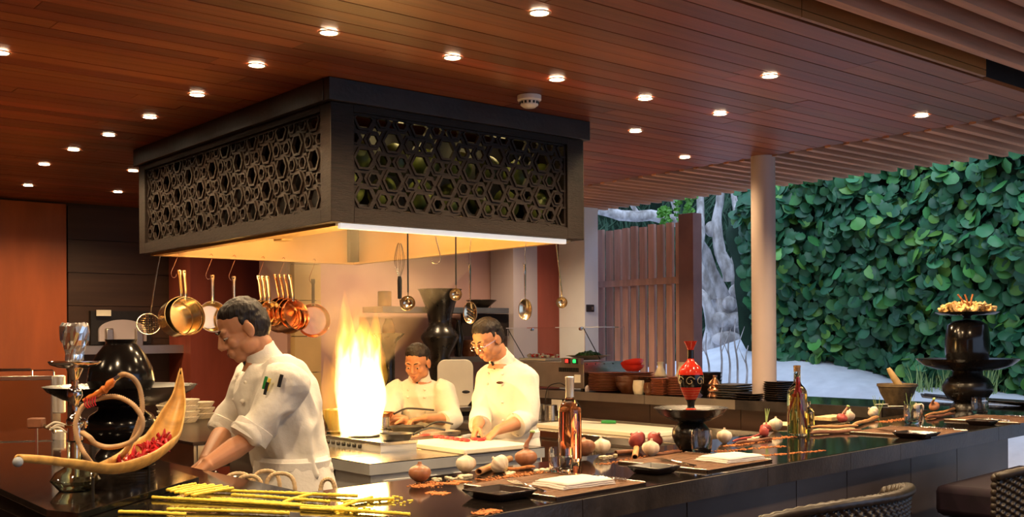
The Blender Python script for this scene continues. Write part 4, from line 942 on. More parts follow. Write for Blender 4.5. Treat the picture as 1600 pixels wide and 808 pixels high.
MB().tube([(0, 0, .012), (.05, 0, .013), (.11, 0, .012)], [(.012, .010), (.014, .012), (.012, .014)], 10).build('handle', 'knife_green', kn2)
MB().add([(-.15, .0, .001), (0, -.018, .001), (0, .018, .001), (-.15, .0, .004), (0, -.018, .004), (0, .018, .004)], [(0, 2, 1), (3, 4, 5), (0, 1, 4, 3), (1, 2, 5, 4), (2, 0, 3, 5)]).build('blade', 'steel', kn2, smooth=False)
for i, x in enumerate((842, 861)):
    q = hit(x, 660, H(5.76, 0), HU); q = V((q.x, q.y, ZK + .001)); pot('steel_container', ['left', 'right'][i] + ' tall steel container behind the long pale cutting board', 'container', q, .052, .125, 'steel', False)
q = hit(870, 640, H(5.868, 0), HU)
tag(MB().box((0, 0, 0), (.008, .12, .09)).build('socket_plate', 'sign_white', None, V((q.x, q.y, .93)), (0, 0, AH)), 'cream socket plate low on the far counter behind the tall bottle', 'socket')
# ------------------------------------------------------------------ far arm: warmer and crockery
def F_(x, u): # point on the far arm top in the pixel column x, at H coordinate u
    q = hit(x, 600, H(u, 0), HU); return V((q.x, q.y, ZB + .0005))
w0 = F_(912, UI + .06); vw = uv(w0)[1]
wm = thing('food_warmer', 'steel glass-topped food warmer with red and green switches on the far counter', 'appliance', w0, AH)
WL, WD, WH = .98, .48, .215      # along v, along u, height
MB().box((WD / 2, WL / 2, .02 + WH / 2), (WD, WL, WH)).build('body', 'steel_dull', wm, bevel=.004)
MB().box((WD / 2, -.004, .02 + WH * .78), (WD, .006, WH * .42)).build('side_plate', 'steel', wm, smooth=False)
for i in range(5): MB().ball((.03 + i * .10, -.008, .02 + WH * .92), .006, 8, 5).build('screw', 'iron', wm)
for i in range(22): MB().box((-.002, .06 + i * .011, WH - .045), (.004, .005, .035)).build('vent_slot', 'iron', wm, smooth=False)
MB().box((-.012, .12, WH + .028), (.03, .235, .05)).build('switch_panel', 'steel_dull', wm, smooth=False)
for y, m in ((.07, 'green_lamp'), (.16, 'red_lamp')):
    sf_ = MB().box((-.030, y, WH + .028), (.01, .055, .042)).build('switch_frame', 'iron', wm, smooth=False); MB().box((-.037, y, WH + .028), (.012, .030, .028)).build('switch', m, sf_, bevel=.004)
MB().box((-.003, .07, .10), (.004, .07, .065)).build('label_plate', 'sign_white', wm, smooth=False)
for y in (.05, WL - .05): MB().lathe([(.02, 0), (.02, .022)], 14, (.04, y, 0)).build('foot', 'iron', wm)
gz = WH + .02
MB().box((.012, WL / 2, gz + .15), (.005, WL - .02, .26)).build('front_glass', 'sneeze_glass', wm, smooth=False)
MB().box((WD / 2 + .012, .006, gz + .15), (WD - .02, .005, .26)).build('side_glass', 'sneeze_glass', wm, smooth=False)
MB().box((WD / 2, WL / 2, gz + .285), (WD, WL, .006)).build('top_glass', 'sneeze_glass', wm, smooth=False)
for y in (.012, WL - .012): MB().tube([(.01, y, gz + .28), (.20, y, gz + .02)], .004, 6).build('glass_edge', 'iron', wm)
for y in (.03, WL - .35): MB().lathe([(.012, -.012), (.014, 0), (.012, .012)], 12, (.0, y, gz + .27), RY(PI / 2)).build('clamp', 'chrome', wm)
pl_ = thing('serving_platter', 'cream platter of dark green salad inside the warmer glass', 'platter', w0 + HU * .22 + HV * .17 + V((0, 0, gz + .012)), AH)
MB().lathe([(.001, 0), (.08, 0), (.17, .035), (.19, .04), (.16, .036), (.07, .006), (.001, .006)], 32, cap0=False, cap1=False).build('dish', 'cream_glaze', pl_)
rr = random.Random(9); mb = MB()
for k in range(60):
    a = rr.random() * 6.28; r_ = .12 * math.sqrt(rr.random()); mb.ball((r_ * math.cos(a), r_ * math.sin(a), .035 + .03 * (1 - r_ / .13) + rr.uniform(-.008, .01)), (.022, .016, .008), 6, 4, RX(rr.uniform(-1, 1)) @ RZ(rr.random() * 6))
tag(mb.build('salad', 'salad', pl_), kind='stuff')
ty = thing('garnish_tray', 'pale tray of red and white morsels inside the warmer beside the right chef', 'tray', w0 + HU * .14 + HV * .66 + V((0, 0, gz + .005)), AH)
MB().box((0, 0, .01), (.24, .34, .02)).build('tray', 'board_white', ty, bevel=.004); mb = MB(); mb2 = MB()
for k in range(60): (mb if k % 2 else mb2).ball((rr.uniform(-.1, .1), rr.uniform(-.15, .15), .03 + rr.random() * .02), (.018, .014, .010), 6, 4, RZ(rr.random() * 6))
tag(mb.build('red_morsels', 'plastic_red', ty), kind='stuff'); tag(mb2.build('white_morsels', 'board_white', ty), kind='stuff')
q = F_(918, UI + .07); lathe_thing('salt_cellar', 'tiny pale pot between the warmer and the brown plates', 'pot', q, [(.001, 0), (.02, 0), (.022, .03), (.012, .045), (.001, .05)], 'lavender_wall')
cord = [w0 + HU * -.02 + HV * .20 + V((0, 0, .04)), w0 + HU * -.045 + HV * .25 + V((0, 0, .06)), w0 + HU * -.075 + HV * .34 + V((0, 0, .03)), w0 + HU * -.085 + HV * .37 + V((0, 0, -.06)), w0 + HU * -.08 + HV * .38 + V((0, 0, -.16))]
tag(MB().tube(smooth_path([c for c in cord], 20), .004, 6).build('power_cord', 'iron', None), 'black power cord hanging from the warmer over the counter edge', 'cord')
def plate_mesh(R, h=.012, sq=False):
    if not sq: return MB().lathe([(.001, 0), (R * .6, 0), (R, h * .8), (R, h), (R * .97, h), (R * .6, h * .35), (.001, h * .3)], 28, cap0=False, cap1=False).mesh('plate')
    m = MB(); m.rings([[V((x * f * R, y * f * R, z)) for x, y in ((-1, -1), (1, -1), (1, 1), (-1, 1))] for f, z in ((.75, 0), (1, h * .8), (1, h), (.95, h), (.72, h * .4))]); return m.mesh('plate', smooth=False)
def stack(name, cat, p, me, m, n, pitch, what, grp, rz=AH, jit=.003):
    me.materials.append(MT[m])
    for k in range(n):
        o = share(name, me, None, p + V((rr.uniform(-jit, jit), rr.uniform(-jit, jit), pitch * k)), (0, 0, rz + rr.uniform(-.03, .03)))
        tag(o, ORD[n - 1 - k] + ' ' + what, cat, grp)
stack('round_plate', 'plate', F_(948, UI + .19), plate_mesh(.150, .016), 'red_clay', 12, .0125, 'red-brown round plate in the stack beside the warmer', 'red-brown plates by the warmer')
stack('brown_bowl', 'bowl', F_(981, UI + .15), MB().lathe([(.001, 0), (.05, 0), (.09, .05), (.10, .085), (.095, .085), (.08, .045), (.001, .01)], 28, cap0=False, cap1=False).mesh('bowl'), 'brown_glaze', 3, .022, 'brown glazed bowl nested right of the red-brown plates', 'brown bowls nested')
tp_ = F_(989, UI + .36)
stack('square_tray', 'tray', tp_, plate_mesh(.12, .02, True), 'red_clay', 9, .0165, 'square brown tray in the stack under the red bowl', 'square trays under the red bowl')
for i, (dz, tl, lb) in enumerate(((0.0, .0, 'lower bright red plastic bowl on the square brown trays'), (.028, .30, 'upper tilted bright red plastic bowl on the square brown trays'))):
    t = lathe_thing('red_bowl', lb, 'bowl', tp_ + V((0, 0, .0165 * 9 + .012 + dz)), [(.001, 0), (.05, 0), (.085, .03), (.095, .05), (.09, .05), (.078, .03), (.001, .008)], 'plastic_red', group='red bowls'); t.rotation_euler = (-tl, .1 * i, AH)
lathe_thing('cup', 'cream pottery beaker standing before the brown bowls', 'cup', F_(998, UI + .055), [(.001, 0), (.035, 0), (.044, .03), (.046, .06), (.040, .105), (.036, .105), (.040, .06), (.001, .01)], 'cream_glaze')
lathe_thing('cup', 'brown glazed beaker just right of the cream beaker', 'cup', F_(1014, UI + .06), [(.001, 0), (.032, 0), (.042, .03), (.044, .06), (.038, .09), (.034, .09), (.001, .01)], 'brown_glaze')
stack('small_dish', 'dish', F_(1035, UI + .08), plate_mesh(.062, .014, True), 'red_clay', 10, .0125, 'small square brown dish in the stack right of the brown beaker', 'small square dishes')
stack('saucer', 'saucer', F_(1058, UI + .11), plate_mesh(.075, .014), 'red_clay', 11, .0125, 'round brown saucer in the stack left of the red vase', 'round saucers')
stack('dinner_plate', 'plate', F_(1018, UI + .30), plate_mesh(.13, .015), 'brown_glaze', 10, .0125, 'dark brown plate in the back stack before the fence', 'dark plates at the back')
for x, lb in ((1032, 'left cream narrow-necked bottle behind the brown dishes'), (1065, 'right cream narrow-necked bottle behind the brown saucers')):
    lathe_thing('stoneware_bottle', lb, 'bottle', F_(x, UI + .50), [(.001, 0), (.05, 0), (.058, .06), (.05, .13), (.024, .19), (.022, .215), (.028, .235), (.02, .235), (.001, .2)], 'cream_glaze')
lathe_thing('glazed_flask', 'shiny brown three-bulge flask right of the red vase', 'flask', F_(1117, UI + .09), [(.001, 0), (.05, 0), (.055, .012), (.04, .035), (.052, .05), (.052, .06), (.036, .082), (.048, .098), (.04, .115), (.018, .135), (.014, .15), (.018, .16), (.001, .16)], 'copper')
stack('grey_plate', 'plate', F_(1146, UI + .17), plate_mesh(.115, .014, True), 'grey_plate', 6, .017, 'grey square plate in the stack right of the glazed flask', 'grey square plates', AH, .012)
stack('dark_plate', 'plate', F_(1176, UI + .09), plate_mesh(.10, .014, True), 'dark_plate', 3, .016, 'dark square plate in the low stack before the column', 'dark plates before the column')
stack('black_plate', 'plate', F_(1218, UI + .14), plate_mesh(.078, .014, True), 'dark_plate', 9, .0145, 'black square plate in the tall stack right of the column', 'black plates by the bottle')
stack('black_bowl', 'bowl', F_(1108, UI + .30), MB().lathe([(.001, 0), (.05, 0), (.09, .04), (.1, .06), (.095, .06), (.001, .01)], 24, cap0=False, cap1=False).mesh('bowl'), 'dark_plate', 5, .028, 'black bowl in the stack behind the glazed flask', 'black bowls')
tag(MB().ball((0, 0, .022), .022, 12, 8).build('pale_ball', 'lavender_wall', None, F_(1184, UI + .10) + V((0, 0, .049))), 'small pale ball on the dark plates before the column', 'ornament')
# ------------------------------------------------------------------ place settings on the near arm
E_ = .0006
def at(x, y, z=ZB): 
    p = P(x, y, z); return V((p.x, p.y, z + E_))
rr = random.Random(12)
def placemat(c, lab):
    t = thing('placemat', lab, 'placemat', V((c[0], c[1], ZB + E_)), AB, 'brown woven placemats')
    def fn(a, b):
        x, y = lerp(-.20, .20, a), lerp(-.185, .185, b)
        return (x, y, .0055 + .0024 * math.sin(b * 2 * PI * 26) + .0012 * NZ.noise(V((x * 30, y * 160, 0))))
    mb = MB(); mb.grid(fn, 40, 141); mb.box((0, 0, .0015), (.40, .37, .003)); mb.build('weave', 'woven_mat', t)
    for s in (-1, 1):
        MB().box((0, s * .185, .003), (.40, .006, .006)).build('border', 'dish_brown', t, smooth=False)
        MB().tube([(s * .2, -.185 + .37 * i / 60, .006) for i in range(61)], [.0025 + .0014 * (i % 2) for i in range(61)], 6).build('beaded_edge', 'steel_dull', t)
m1, m2, m3_, m4 = (.127, 3.17), (.645, 3.73), (1.80, 4.80), (2.50, 5.46)
placemat(m1, 'brown woven placemat nearest the camera, under the folded napkin'); placemat(m2, 'brown woven placemat under the second napkin below the red vase')
placemat(m3_, 'brown woven placemat beside the tumbler of green sprigs'); placemat(m4, 'farthest brown woven placemat at the right end of the bar')
def napkin(p, lab, rz):
    t = thing('napkin', lab, 'napkin', p, rz, 'folded cream napkins')
    for k in range(3):
        o = .006 * k; z0 = .0055 * k
        MB().grid(lambda a, b: (lerp(-.105 + o, .105 - o * .5, a), lerp(-.075, .075 - o, b), z0 + .0075 + .0022 * NZ.noise(V((a * 3 + k, b * 3, k))) - (.0045 if a in (0, 1) or b in (0, 1) else 0)), 20, 16).build('fold', 'napkin', t).modifiers.new('s', 'SOLIDIFY').thickness = .004
q = at(895, 761); napkin(q + V((0, 0, .007)), 'folded cream napkin on the placemat nearest the camera', AB - .12)
q = at(1140, 722); napkin(q + V((0, 0, .007)), 'folded cream napkin on the placemat below the red vase', AB - .12)
def dish(p, s, lab, rz=AB):
    t = thing('square_dish', lab, 'dish', p, rz, 'square black dishes')
    m = MB(); R = math.sqrt(2)
    m.rings([[V((x * f * s, y * f * s, z)) for x, y in ((-1, -1), (1, -1), (1, 1), (-1, 1))] for f, z in ((.74, 0), (1, .020), (1, .024), (.93, .024), (.70, .007), (.001, .006))], True, True)
    m.build('dish', 'dish_brown', t, smooth=False, bevel=.0015)
dish(at(781, 778), .075, 'square dark dish at the counter edge nearest the camera'); dish(at(1022, 739), .062, 'square dark dish left of the second placemat')
dish(at(1432, 684), .075, 'square dark dish at the edge below the sprig tumbler'); dish(at(1535, 664), .06, 'square dark dish at the far right end of the bar')
def cutlery(p, rz, lab, fork=True):
    t = thing('fork' if fork else 'knife', lab, 'fork' if fork else 'knife', p, rz, 'twisted silver cutlery'); t.scale = (1.4, 1.4, 1.4)
    mb = MB(); n = 64
    pts = [V((-.085 + .11 * i / (n - 1), 0, .004)) for i in range(n)]
    mb.tube(pts, [.0030 + .0013 * math.sin(i * 1.25) for i in range(n)], 8).build('twisted_handle', 'chrome', t)
    if fork:
        MB().tube([(.025, 0, .004), (.05, 0, .004), (.062, 0, .003)], [(.002, .003), (.0015, .006), (.0012, .011)], 8).build('neck', 'chrome', t)
        for k in range(4): MB().tube([(.060, -.009 + .006 * k, .003), (.10, -.009 + .006 * k, .0045)], [.0014, .0008], 6).build('tine', 'chrome', t)
    else:
        MB().add([(.025, -.004, .002), (.11, -.008, .002), (.125, .002, .002), (.025, .005, .002), (.025, -.004, .0045), (.11, -.008, .003), (.125, .002, .003), (.025, .005, .0045)], [(0, 3, 2, 1), (4, 5, 6, 7), (0, 1, 5, 4), (1, 2, 6, 5), (2, 3, 7, 6), (3, 0, 4, 7)]).build('blade', 'chrome', t, smooth=False)
for (cx, cy), nm in ((m1, 'on the placemat nearest the camera'), (m2, 'on the placemat below the red vase'), (m3_, 'on the placemat by the sprig tumbler'), (m4, 'on the farthest placemat')):
    c = V((cx, cy, ZB + .008))
    cutlery(c - BS * .135 - BT * .02, AB + PI / 2 - .42, 'twisted silver fork ' + nm)
    cutlery(c + BS * .165 - BT * .02, AB + PI / 2, 'twisted silver knife ' + nm, False)
def tumbler(p, lab, R=.038, h=.085):
    t = thing('tumbler', lab, 'glass', p, 0, 'clear glass tumblers')
    pr = [(.001, 0), (R * .82, 0), (R * .90, .004), (R * 1.02, h * .45), (R, h * .8), (R * .95, h), (R * .92, h), (R * .96, h * .8), (R * .97, h * .45), (R * .84, .018), (.001, .014)]
    MB().lathe(pr, 36, cap0=False, cap1=False).build('glass', 'glass', t); return t
tumbler(at(877, 741), 'clear tumbler before the tall pink bottle', .040, .086); tumbler(at(1096, 708), 'clear tumbler below the red vase', .040, .088)
tumbler(at(1427, 662), 'clear tumbler near the mortar, sprigs behind it', .045, .095); tumbler(at(1531, 646), 'clear tumbler before the tall tiered black vessel', .045, .090)
# ------------------------------------------------------------------ bottles
def bottle(p, lab, R, h, liq, lm, capm, fill):
    t = thing('bottle', lab, 'bottle', p, 0)
    ou = [(.001, .006), (R * .6, .001), (R * .92, 0), (R, .008), (R, h * .58), (R * .93, h * .64), (R * .72, h * .69), (R * .42, h * .735), (R * .35, h * .77), (R * .34, h * .97), (R * .37, h * .975), (R * .37, h * .995), (R * .3, h)]
    MB().lathe(ou + [(.001, h)], 40, cap0=False, cap1=False).build('bottle_glass', lm, t)
    MB().lathe([(.001, .010), (R - .003, .012), (R - .003, h * .57), (R * .86, h * .645), (R * .64, h * .69), (.001, h * .69)] if fill > .65 else [(.001, .01), (R - .003, .012), (R - .003, h * fill), (.001, h * fill)], 40, cap0=False, cap1=False).build('liquid', liq, t)
    if capm: MB().lathe([(R * .36, h * .76), (R * .37, h * .965), (R * .40, h * .97), (R * .40, h * 1.0), (R * .3, h * 1.006), (.001, h * 1.006)], 30, cap0=False, cap1=False).build('capsule', capm, t)
    return t
b = bottle(at(891, 721), 'tall bottle of pink wine with silver capsule, left of centre on the bar', .0415, .302, 'rose_wine', 'glass', 'label_silver', .7)
for i, (x, y, z) in enumerate(((-.018, -.01, .196), (.012, -.016, .200), (.0, .012, .204), (-.005, -.004, .215), (.014, .006, .190))):
    MB().ball((x * .9, y * .9, z - .012), (.013, .009, .008), 10, 6, RZ(i * 1.3) @ RX(.5)).build('garlic_clove', 'garlic', b)
b = bottle(at(1246, 681), 'tall bottle of golden chilli oil right of centre on the bar', .0435, .312, 'amber_oil', 'glass_green', None, .6)
for i in range(9):
    a = i * .9; x0, y0 = .022 * math.cos(a), .022 * math.sin(a)
    MB().tube(smooth_path([(x0, y0, .03 + .01 * i), (x0 * .6, y0 * 1.1, .09 + .012 * i), (x0 * .2, y0 * .3, .15 + .008 * i)], 8), [.002, .003, .003, .003, .003, .003, .0025, .0015], 5).build('herb_stem', 'straw' if i % 3 else 'chili', b)
for i in range(3): MB().tube(smooth_path([(.006 * (i - 1), 0, .17), (.004, .004, .21), (.002 * i, 0, .26)], 8), [.007, .010, .010, .009, .007, .006, .004, .002], 8).build('chili', 'chili', b)
MB().lathe([(.012, .285), (.0145, .300), (.013, .312), (.001, .312)], 16).build('stopper', 'cinnamon', b)
bottle(at(1264, 668), 'small squat bottle half hidden behind the golden oil bottle', .026, .125, 'amber_oil', 'glass_green', None, .55)
# ------------------------------------------------------------------ garlic, onions, cinnamon, spice
def bulb_rows(R, h, segs, lobes, amp, top):
    rs = []; n = 36
    for k in range(segs + 1):
        t = k / segs; z = h * t
        r = R * math.sin(PI * min(1, (t * .93 + .07))) ** .75 if t < .82 else None
        if t >= .70:
            q = (t - .70) / .30; r = lerp(R * math.sin(PI * (.70 * .93 + .07)) ** .75, top, min(1, q * 1.6)) if q < .62 else top
        am = amp * (1 if t < .72 else .3)
        rs.append([V((r * (1 + am * (abs(math.cos(lobes / 2 * 2 * PI * i / n)) - .6)) * math.cos(2 * PI * i / n), r * (1 + am * (abs(math.cos(lobes / 2 * 2 * PI * i / n)) - .6)) * math.sin(2 * PI * i / n), z)) for i in range(n)])
    return MB().rings(rs)
gme = bulb_rows(.033, .066, 16, 9, .085, .0045).mesh('bulb'); gme.materials.append(MT['garlic'])
rootm = MB().lathe([(.012, .0), (.010, -.002), (.001, -.002)], 10).mesh('root_disc'); rootm.materials.append(MT['straw'])
def garlic(p, lab, s=1., tilt=(0, 0)):
    t = thing('garlic_bulb', lab, 'garlic', p + V((0, 0, .002 + .012 * abs(tilt[0]))), rr.random() * 6, 'garlic bulbs along the bar')
    t.rotation_euler = (tilt[0], tilt[1], t.rotation_euler.z); o = share('bulb', gme, t, sc=(s, s, s)); share('root_disc', rootm, t, sc=(s, s, s)); return t
for x, y, s, tl, lab in ((728, 740, 1.0, (0, 0), 'garlic bulb standing between the brown onion and the long cinnamon stick'), (790, 740, .95, (.9, .3), 'garlic bulb tipped over against the long cinnamon stick'),
                         (942, 711, 1.0, (.15, 0), 'garlic bulb just right of the pink bottle'), (1016, 714, .98, (.1, 0), 'garlic bulb before the two red onions'),
                         (1132, 693, .95, (0, 0), 'garlic bulb right of the black pedestal bowl'), (1212, 674, .98, (.15, .1), 'garlic bulb just left of the golden oil bottle'),
                         (1323, 660, .98, (.3, 0), 'garlic bulb beside a shallot right of the golden oil bottle'), (1370, 652, .9, (.9, 0), 'garlic bulb at the root end near the tumbler of sprigs'), (1440, 646, .9, (.5, .3), 'garlic bulb behind the tumbler near the mortar')):
    garlic(at(x, y), lab, s, tl)
ome = bulb_rows(.035, .062, 14, 12, .02, .006).mesh('bulb')
def onion(p, lab, m, s=1., stem=0, tilt=0, grp=None, rz=None):
    t = thing('onion', lab, 'onion', p + V((0, 0, .001 + .022 * s * min(1, abs(tilt)))), rz if rz is not None else rr.random() * 6, grp); t.rotation_euler = (tilt, 0, t.rotation_euler.z)
    me = ome.copy(); me.materials.append(MT[m]); share('bulb', me, t, sc=(s, s, s))
    if stem == 1: MB().tube(smooth_path([(0, 0, .06 * s), (.005, .0, .075 * s), (.016, 0, .090 * s), (.022, 0, .104 * s)], 10), [.011, .009, .008, .007, .0065, .006, .006, .006, .007, .008], 8).build('dry_neck', 'onion_brown', t); 
    if stem == 1: MB().ball((.023, 0, .106 * s), (.010, .009, .006), 8, 5).build('green_tip', 'green_stem', t)
    if stem == 2:
        for k in range(3): MB().tube(smooth_path([(0, 0, .06 * s), (.004 * (k - 1), .002, .10 * s), (.010 * (k - 1), .004, .15 * s)], 8), [.003, .003, .0028, .0025, .002, .0018, .0014, .0008], 6).build('green_shoot', 'green_stem', t)
    return t
onion(at(656, 754), 'brown onion standing leftmost among the spices', 'onion_brown', 1.0); onion(at(822, 730), 'brown onion with a dry twisted neck left of the tumbler', 'onion_brown', 1.12, 1, rz=.2)
onion(at(916, 717), 'brown onion half hidden behind the pink bottle', 'onion_brown', 1.1, 0, .5)
onion(at(1003, 704), 'left red onion behind the garlic bulb', 'onion_red', 1.05, 0, .9); onion(at(1018, 700), 'right red onion behind the garlic bulb', 'onion_red', .95, 0, .7)
onion(at(1196, 679), 'small red shallot with green shoots left of the golden oil bottle', 'onion_red', .75, 2, .35); onion(at(1188, 683), 'long red shallot lying before the shooted one', 'onion_red', .7, 0, 1.3, rz=1.9)
onion(at(1313, 662), 'small red shallot beside garlic right of the golden oil bottle', 'onion_red', .8, 1, .4); onion(at(1462, 644), 'orange-brown onion right of the sprig tumbler', 'onion_brown', .85, 1, .8)
def stick(p0, p1, r, lab, m='cinnamon', lift=0):
    t = thing('cinnamon_stick', lab, 'cinnamon', p0 + V((0, 0, r + lift)), 0, 'cinnamon and root sticks along the bar')
    d = p1 - p0; L = d.length; t.rotation_euler = (0, 0, math.atan2(d.y, d.x))
    def fn(a, b):
        ang = lerp(-.2, 2 * PI * 1.35, b); q = r * (1 - .16 * b) * (1 + .10 * NZ.noise(V((a * 6, ang, 0)))); return (L * a, q * math.cos(ang), q * math.sin(ang) * .9)
    o = MB().grid(fn, 14, 22).build('bark_roll', m, t); o.modifiers.new('s', 'SOLIDIFY').thickness = .0016; return t
def root(p0, p1, r, lab, m='cinnamon'):
    t = thing('spice_root', lab, 'spice', p0 + V((0, 0, r)), 0, 'dried roots along the bar'); d = p1 - p0
    pts = [d * f + V((.004 * NZ.noise(V((f * 5, r * 99, 0))), .006 * NZ.noise(V((0, f * 6, r * 77))), .002 * math.sin(f * 9))) for f in [i / 11 for i in range(12)]]
    MB().tube(pts, [r * (1 + .3 * NZ.noise(V((i * .9, r * 500, 2)))) * (.6 if i in (0, 11) else 1) for i in range(12)], 8).build('root', m, t); return t
stick(at(748, 743), at(797, 722), .011, 'long thick cinnamon stick sloping behind the tipped garlic bulb'); stick(at(992, 719), at(995, 703), .010, 'short cinnamon stick pointing at the camera left of the garlic', lift=0)
stick(at(962, 711), at(988, 709), .008, 'cinnamon stick lying right of the garlic by the pink bottle', 'cinnamon_dark'); root(at(770, 738), at(835, 733), .006, 'thin red-brown root lying behind the tipped garlic bulb', 'spice')
root(at(1010, 715), at(1062, 709), .007, 'dark root lying right of the garlic before the red onions', 'cinnamon_dark'); root(at(1145, 692), at(1198, 679), .0055, 'thin red root running toward the shallots', 'onion_red')
root(at(1150, 695), at(1205, 688), .006, 'brown bark strip lying before the shallots', 'cinnamon_dark')
for i, (x0, y0, x1, y1, r, m, lb) in enumerate(((1268, 670, 1340, 668, .007, 'cinnamon', 'long pale root right of the golden oil bottle, rear one'), (1266, 680, 1345, 676, .008, 'cinnamon_dark', 'long dark root right of the golden oil bottle, front one'),
                                            (1270, 675, 1335, 673, .006, 'straw', 'straw-coloured root right of the golden oil bottle, middle one'), (1332, 668, 1372, 655, .010, 'cinnamon', 'thick root leaning toward the sprouting garlic'),
                                            (1446, 652, 1495, 641, .008, 'cinnamon', 'cinnamon-coloured root right of the sprig tumbler'), (1448, 656, 1488, 650, .009, 'cinnamon_dark', 'dark root right of the sprig tumbler'))):
    root(at(x0, y0), at(x1, y1), r, lb, m)
def sprig(p, lab, h=.12, n=7):
    t = thing('herb_sprig', lab, 'herb', p); mb = MB()
    for k in range(n):
        a = k * 2.4; e = V((.03 * math.cos(a), .03 * math.sin(a), h * rr.uniform(.6, 1)))
        mb = MB(); mb.tube(smooth_path([(0, 0, 0), e * .5, e], 7), .0011, 5); mb.build('shoot', 'green_stem', t)
sprig(at(1372, 651), 'green sprig rising from the sprouting garlic at the root end'); sprig(at(1421, 651), 'green sprig behind the tumbler near the mortar', .13)
p = at(1213, 668); tag(MB().lathe([(.001, 0), (.07, 0), (.11, .012), (.108, .014), (.07, .004), (.001, .003)], 30).build('flat_plate', 'straw', None, p + V((.06, .05, 0))), 'pale flat plate behind the golden oil bottle', 'plate')
p = at(1300, 656); tag(MB().box((0, 0, .010), (.20, .10, .02)).build('spice_block', 'straw', None, p, (0, 0, AB), bevel=.002), 'flat straw-coloured slab behind the roots and garlic', 'slab')
# loose ground spice and chips in drifts
def drift(lab, spots, m, cat='spice', nb=60, s=.004, nm='ground_spice'):
    mb = MB()
    for (x0, y0, x1, y1, wd) in spots:
        a, b = at(x0, y0), at(x1, y1); d = b - a; nrm = V((-d.y, d.x, 0)).normalized()
        for k in range(nb):
            f = rr.random(); q = a + d * f + nrm * (rr.gauss(0, wd / 1.5)); r = s * rr.uniform(.4, 1.3)
            mb.ball((q.x, q.y, ZB + r * .28), (r * rr.uniform(.8, 1.9), r, r * .42), 6, 3, RZ(rr.random() * 6))
    return tag(mb.build(nm, m, None), lab, cat, kind='stuff')
drift('orange-brown ground spice scattered around onions and garlic on the bar', ((650, 762, 690, 754, .03), (700, 757, 722, 752, .02), (755, 751, 850, 737, .03), (700, 772, 668, 770, .02), (745, 804, 775, 797, .02),
      (940, 726, 1075, 702, .02), (1130, 698, 1190, 690, .02), (1120, 706, 1225, 697, .02), (1150, 716, 1290, 704, .012), (1170, 690, 1240, 682, .02), (1375, 660, 1420, 654, .03), (1125, 718, 1180, 712, .012)), 'spice', nb=260, s=.0032)
drift('pale garlic chips scattered among the spices on the bar', ((678, 752, 742, 744, .03), (700, 748, 735, 743, .02), (790, 742, 800, 739, .01), (835, 737, 856, 733, .01), (940, 715, 965, 712, .008), (1170, 688, 1182, 684, .01)), 'chip', nb=14, s=.0085, nm='garlic_chips')
# ------------------------------------------------------------------ black pedestal bowl and red vase
pb = at(1080, 703); k = pb.y / F
lathe_thing('pedestal_bowl', 'wide black bowl on a round black foot, centre of the bar under the red vase', 'bowl', pb,
            [(.001, 0), (.045, 0), (.050, .006), (.066, .030), (.075, .055), (.072, .080), (.055, .100), (.046, .108), (.075, .116), (.12, .138), (.140, .160), (.146, .164), (.141, .166), (.118, .158), (.07, .1515), (.001, .150)], 'black_bowl', n=56)
vz = thing('lacquer_vase', 'red and black lacquered vase standing in the black pedestal bowl', 'vase', pb + V((0, 0, .1512)))
rv = [(.001, 0), (.020, 0), (.021, .006), (.0135, .016), (.015, .036), (.026, .056), (.0345, .075), (.043, .100), (.0485, .124), (.049, .140), (.0455, .158), (.036, .176), (.022, .190), (.0145, .198), (.012, .206), (.0118, .240), (.0155, .252), (.025, .272), (.0265, .275), (.024, .274), (.010, .25), (.001, .24)]
def seg(z0, z1):
    import bisect
    def rad(z):
        for (ra, za), (rb, zb2) in zip(rv[1:20], rv[2:21]):
            if za <= z <= zb2: return lerp(ra, rb, (z - za) / max(1e-6, zb2 - za))
        return .02
    return [(rad(lerp(z0, z1, i / 8)) + .0002, lerp(z0, z1, i / 8)) for i in range(9)]
for nm, z0, z1, m in (('foot', .0005, .012, 'lacquer_red'), ('black_stem', .012, .046, 'black_gloss'), ('lower_body', .046, .094, 'lacquer_red'), ('black_band', .094, .143, 'black_gloss'), ('shoulder', .143, .206, 'lacquer_red'), ('black_neck', .206, .240, 'black_gloss'), ('flared_mouth', .240, .2745, 'lacquer_red')):
    MB().lathe(seg(z0, z1), 40, cap0=True, cap1=nm != 'flared_mouth').build(nm, m, vz)
for k_ in range(7):      # gold scrolls painted round the black band
    a0 = k_ * 2 * PI / 7; pts = []
    for i in range(22):
        t = i / 21; R = .019 * (1 - .75 * t); th = t * 2.2 * PI + .4; a = a0 + R * math.cos(th) / .049; z = .119 + R * math.sin(th)
        pts.append(V((.0493 * math.cos(a), .0493 * math.sin(a), z)))
    MB().tube(pts, .0007, 5).build('gold_scroll', 'straw', vz)
for z in (.052, .063, .073, .083): MB().tube([((seg(z, z + .001)[0][0] + .0004) * math.cos(2 * PI * i / 40), (seg(z, z + .001)[0][0] + .0004) * math.sin(2 * PI * i / 40), z) for i in range(40)], .0005, 4, closed=True).build('incised_line', 'spice', vz)
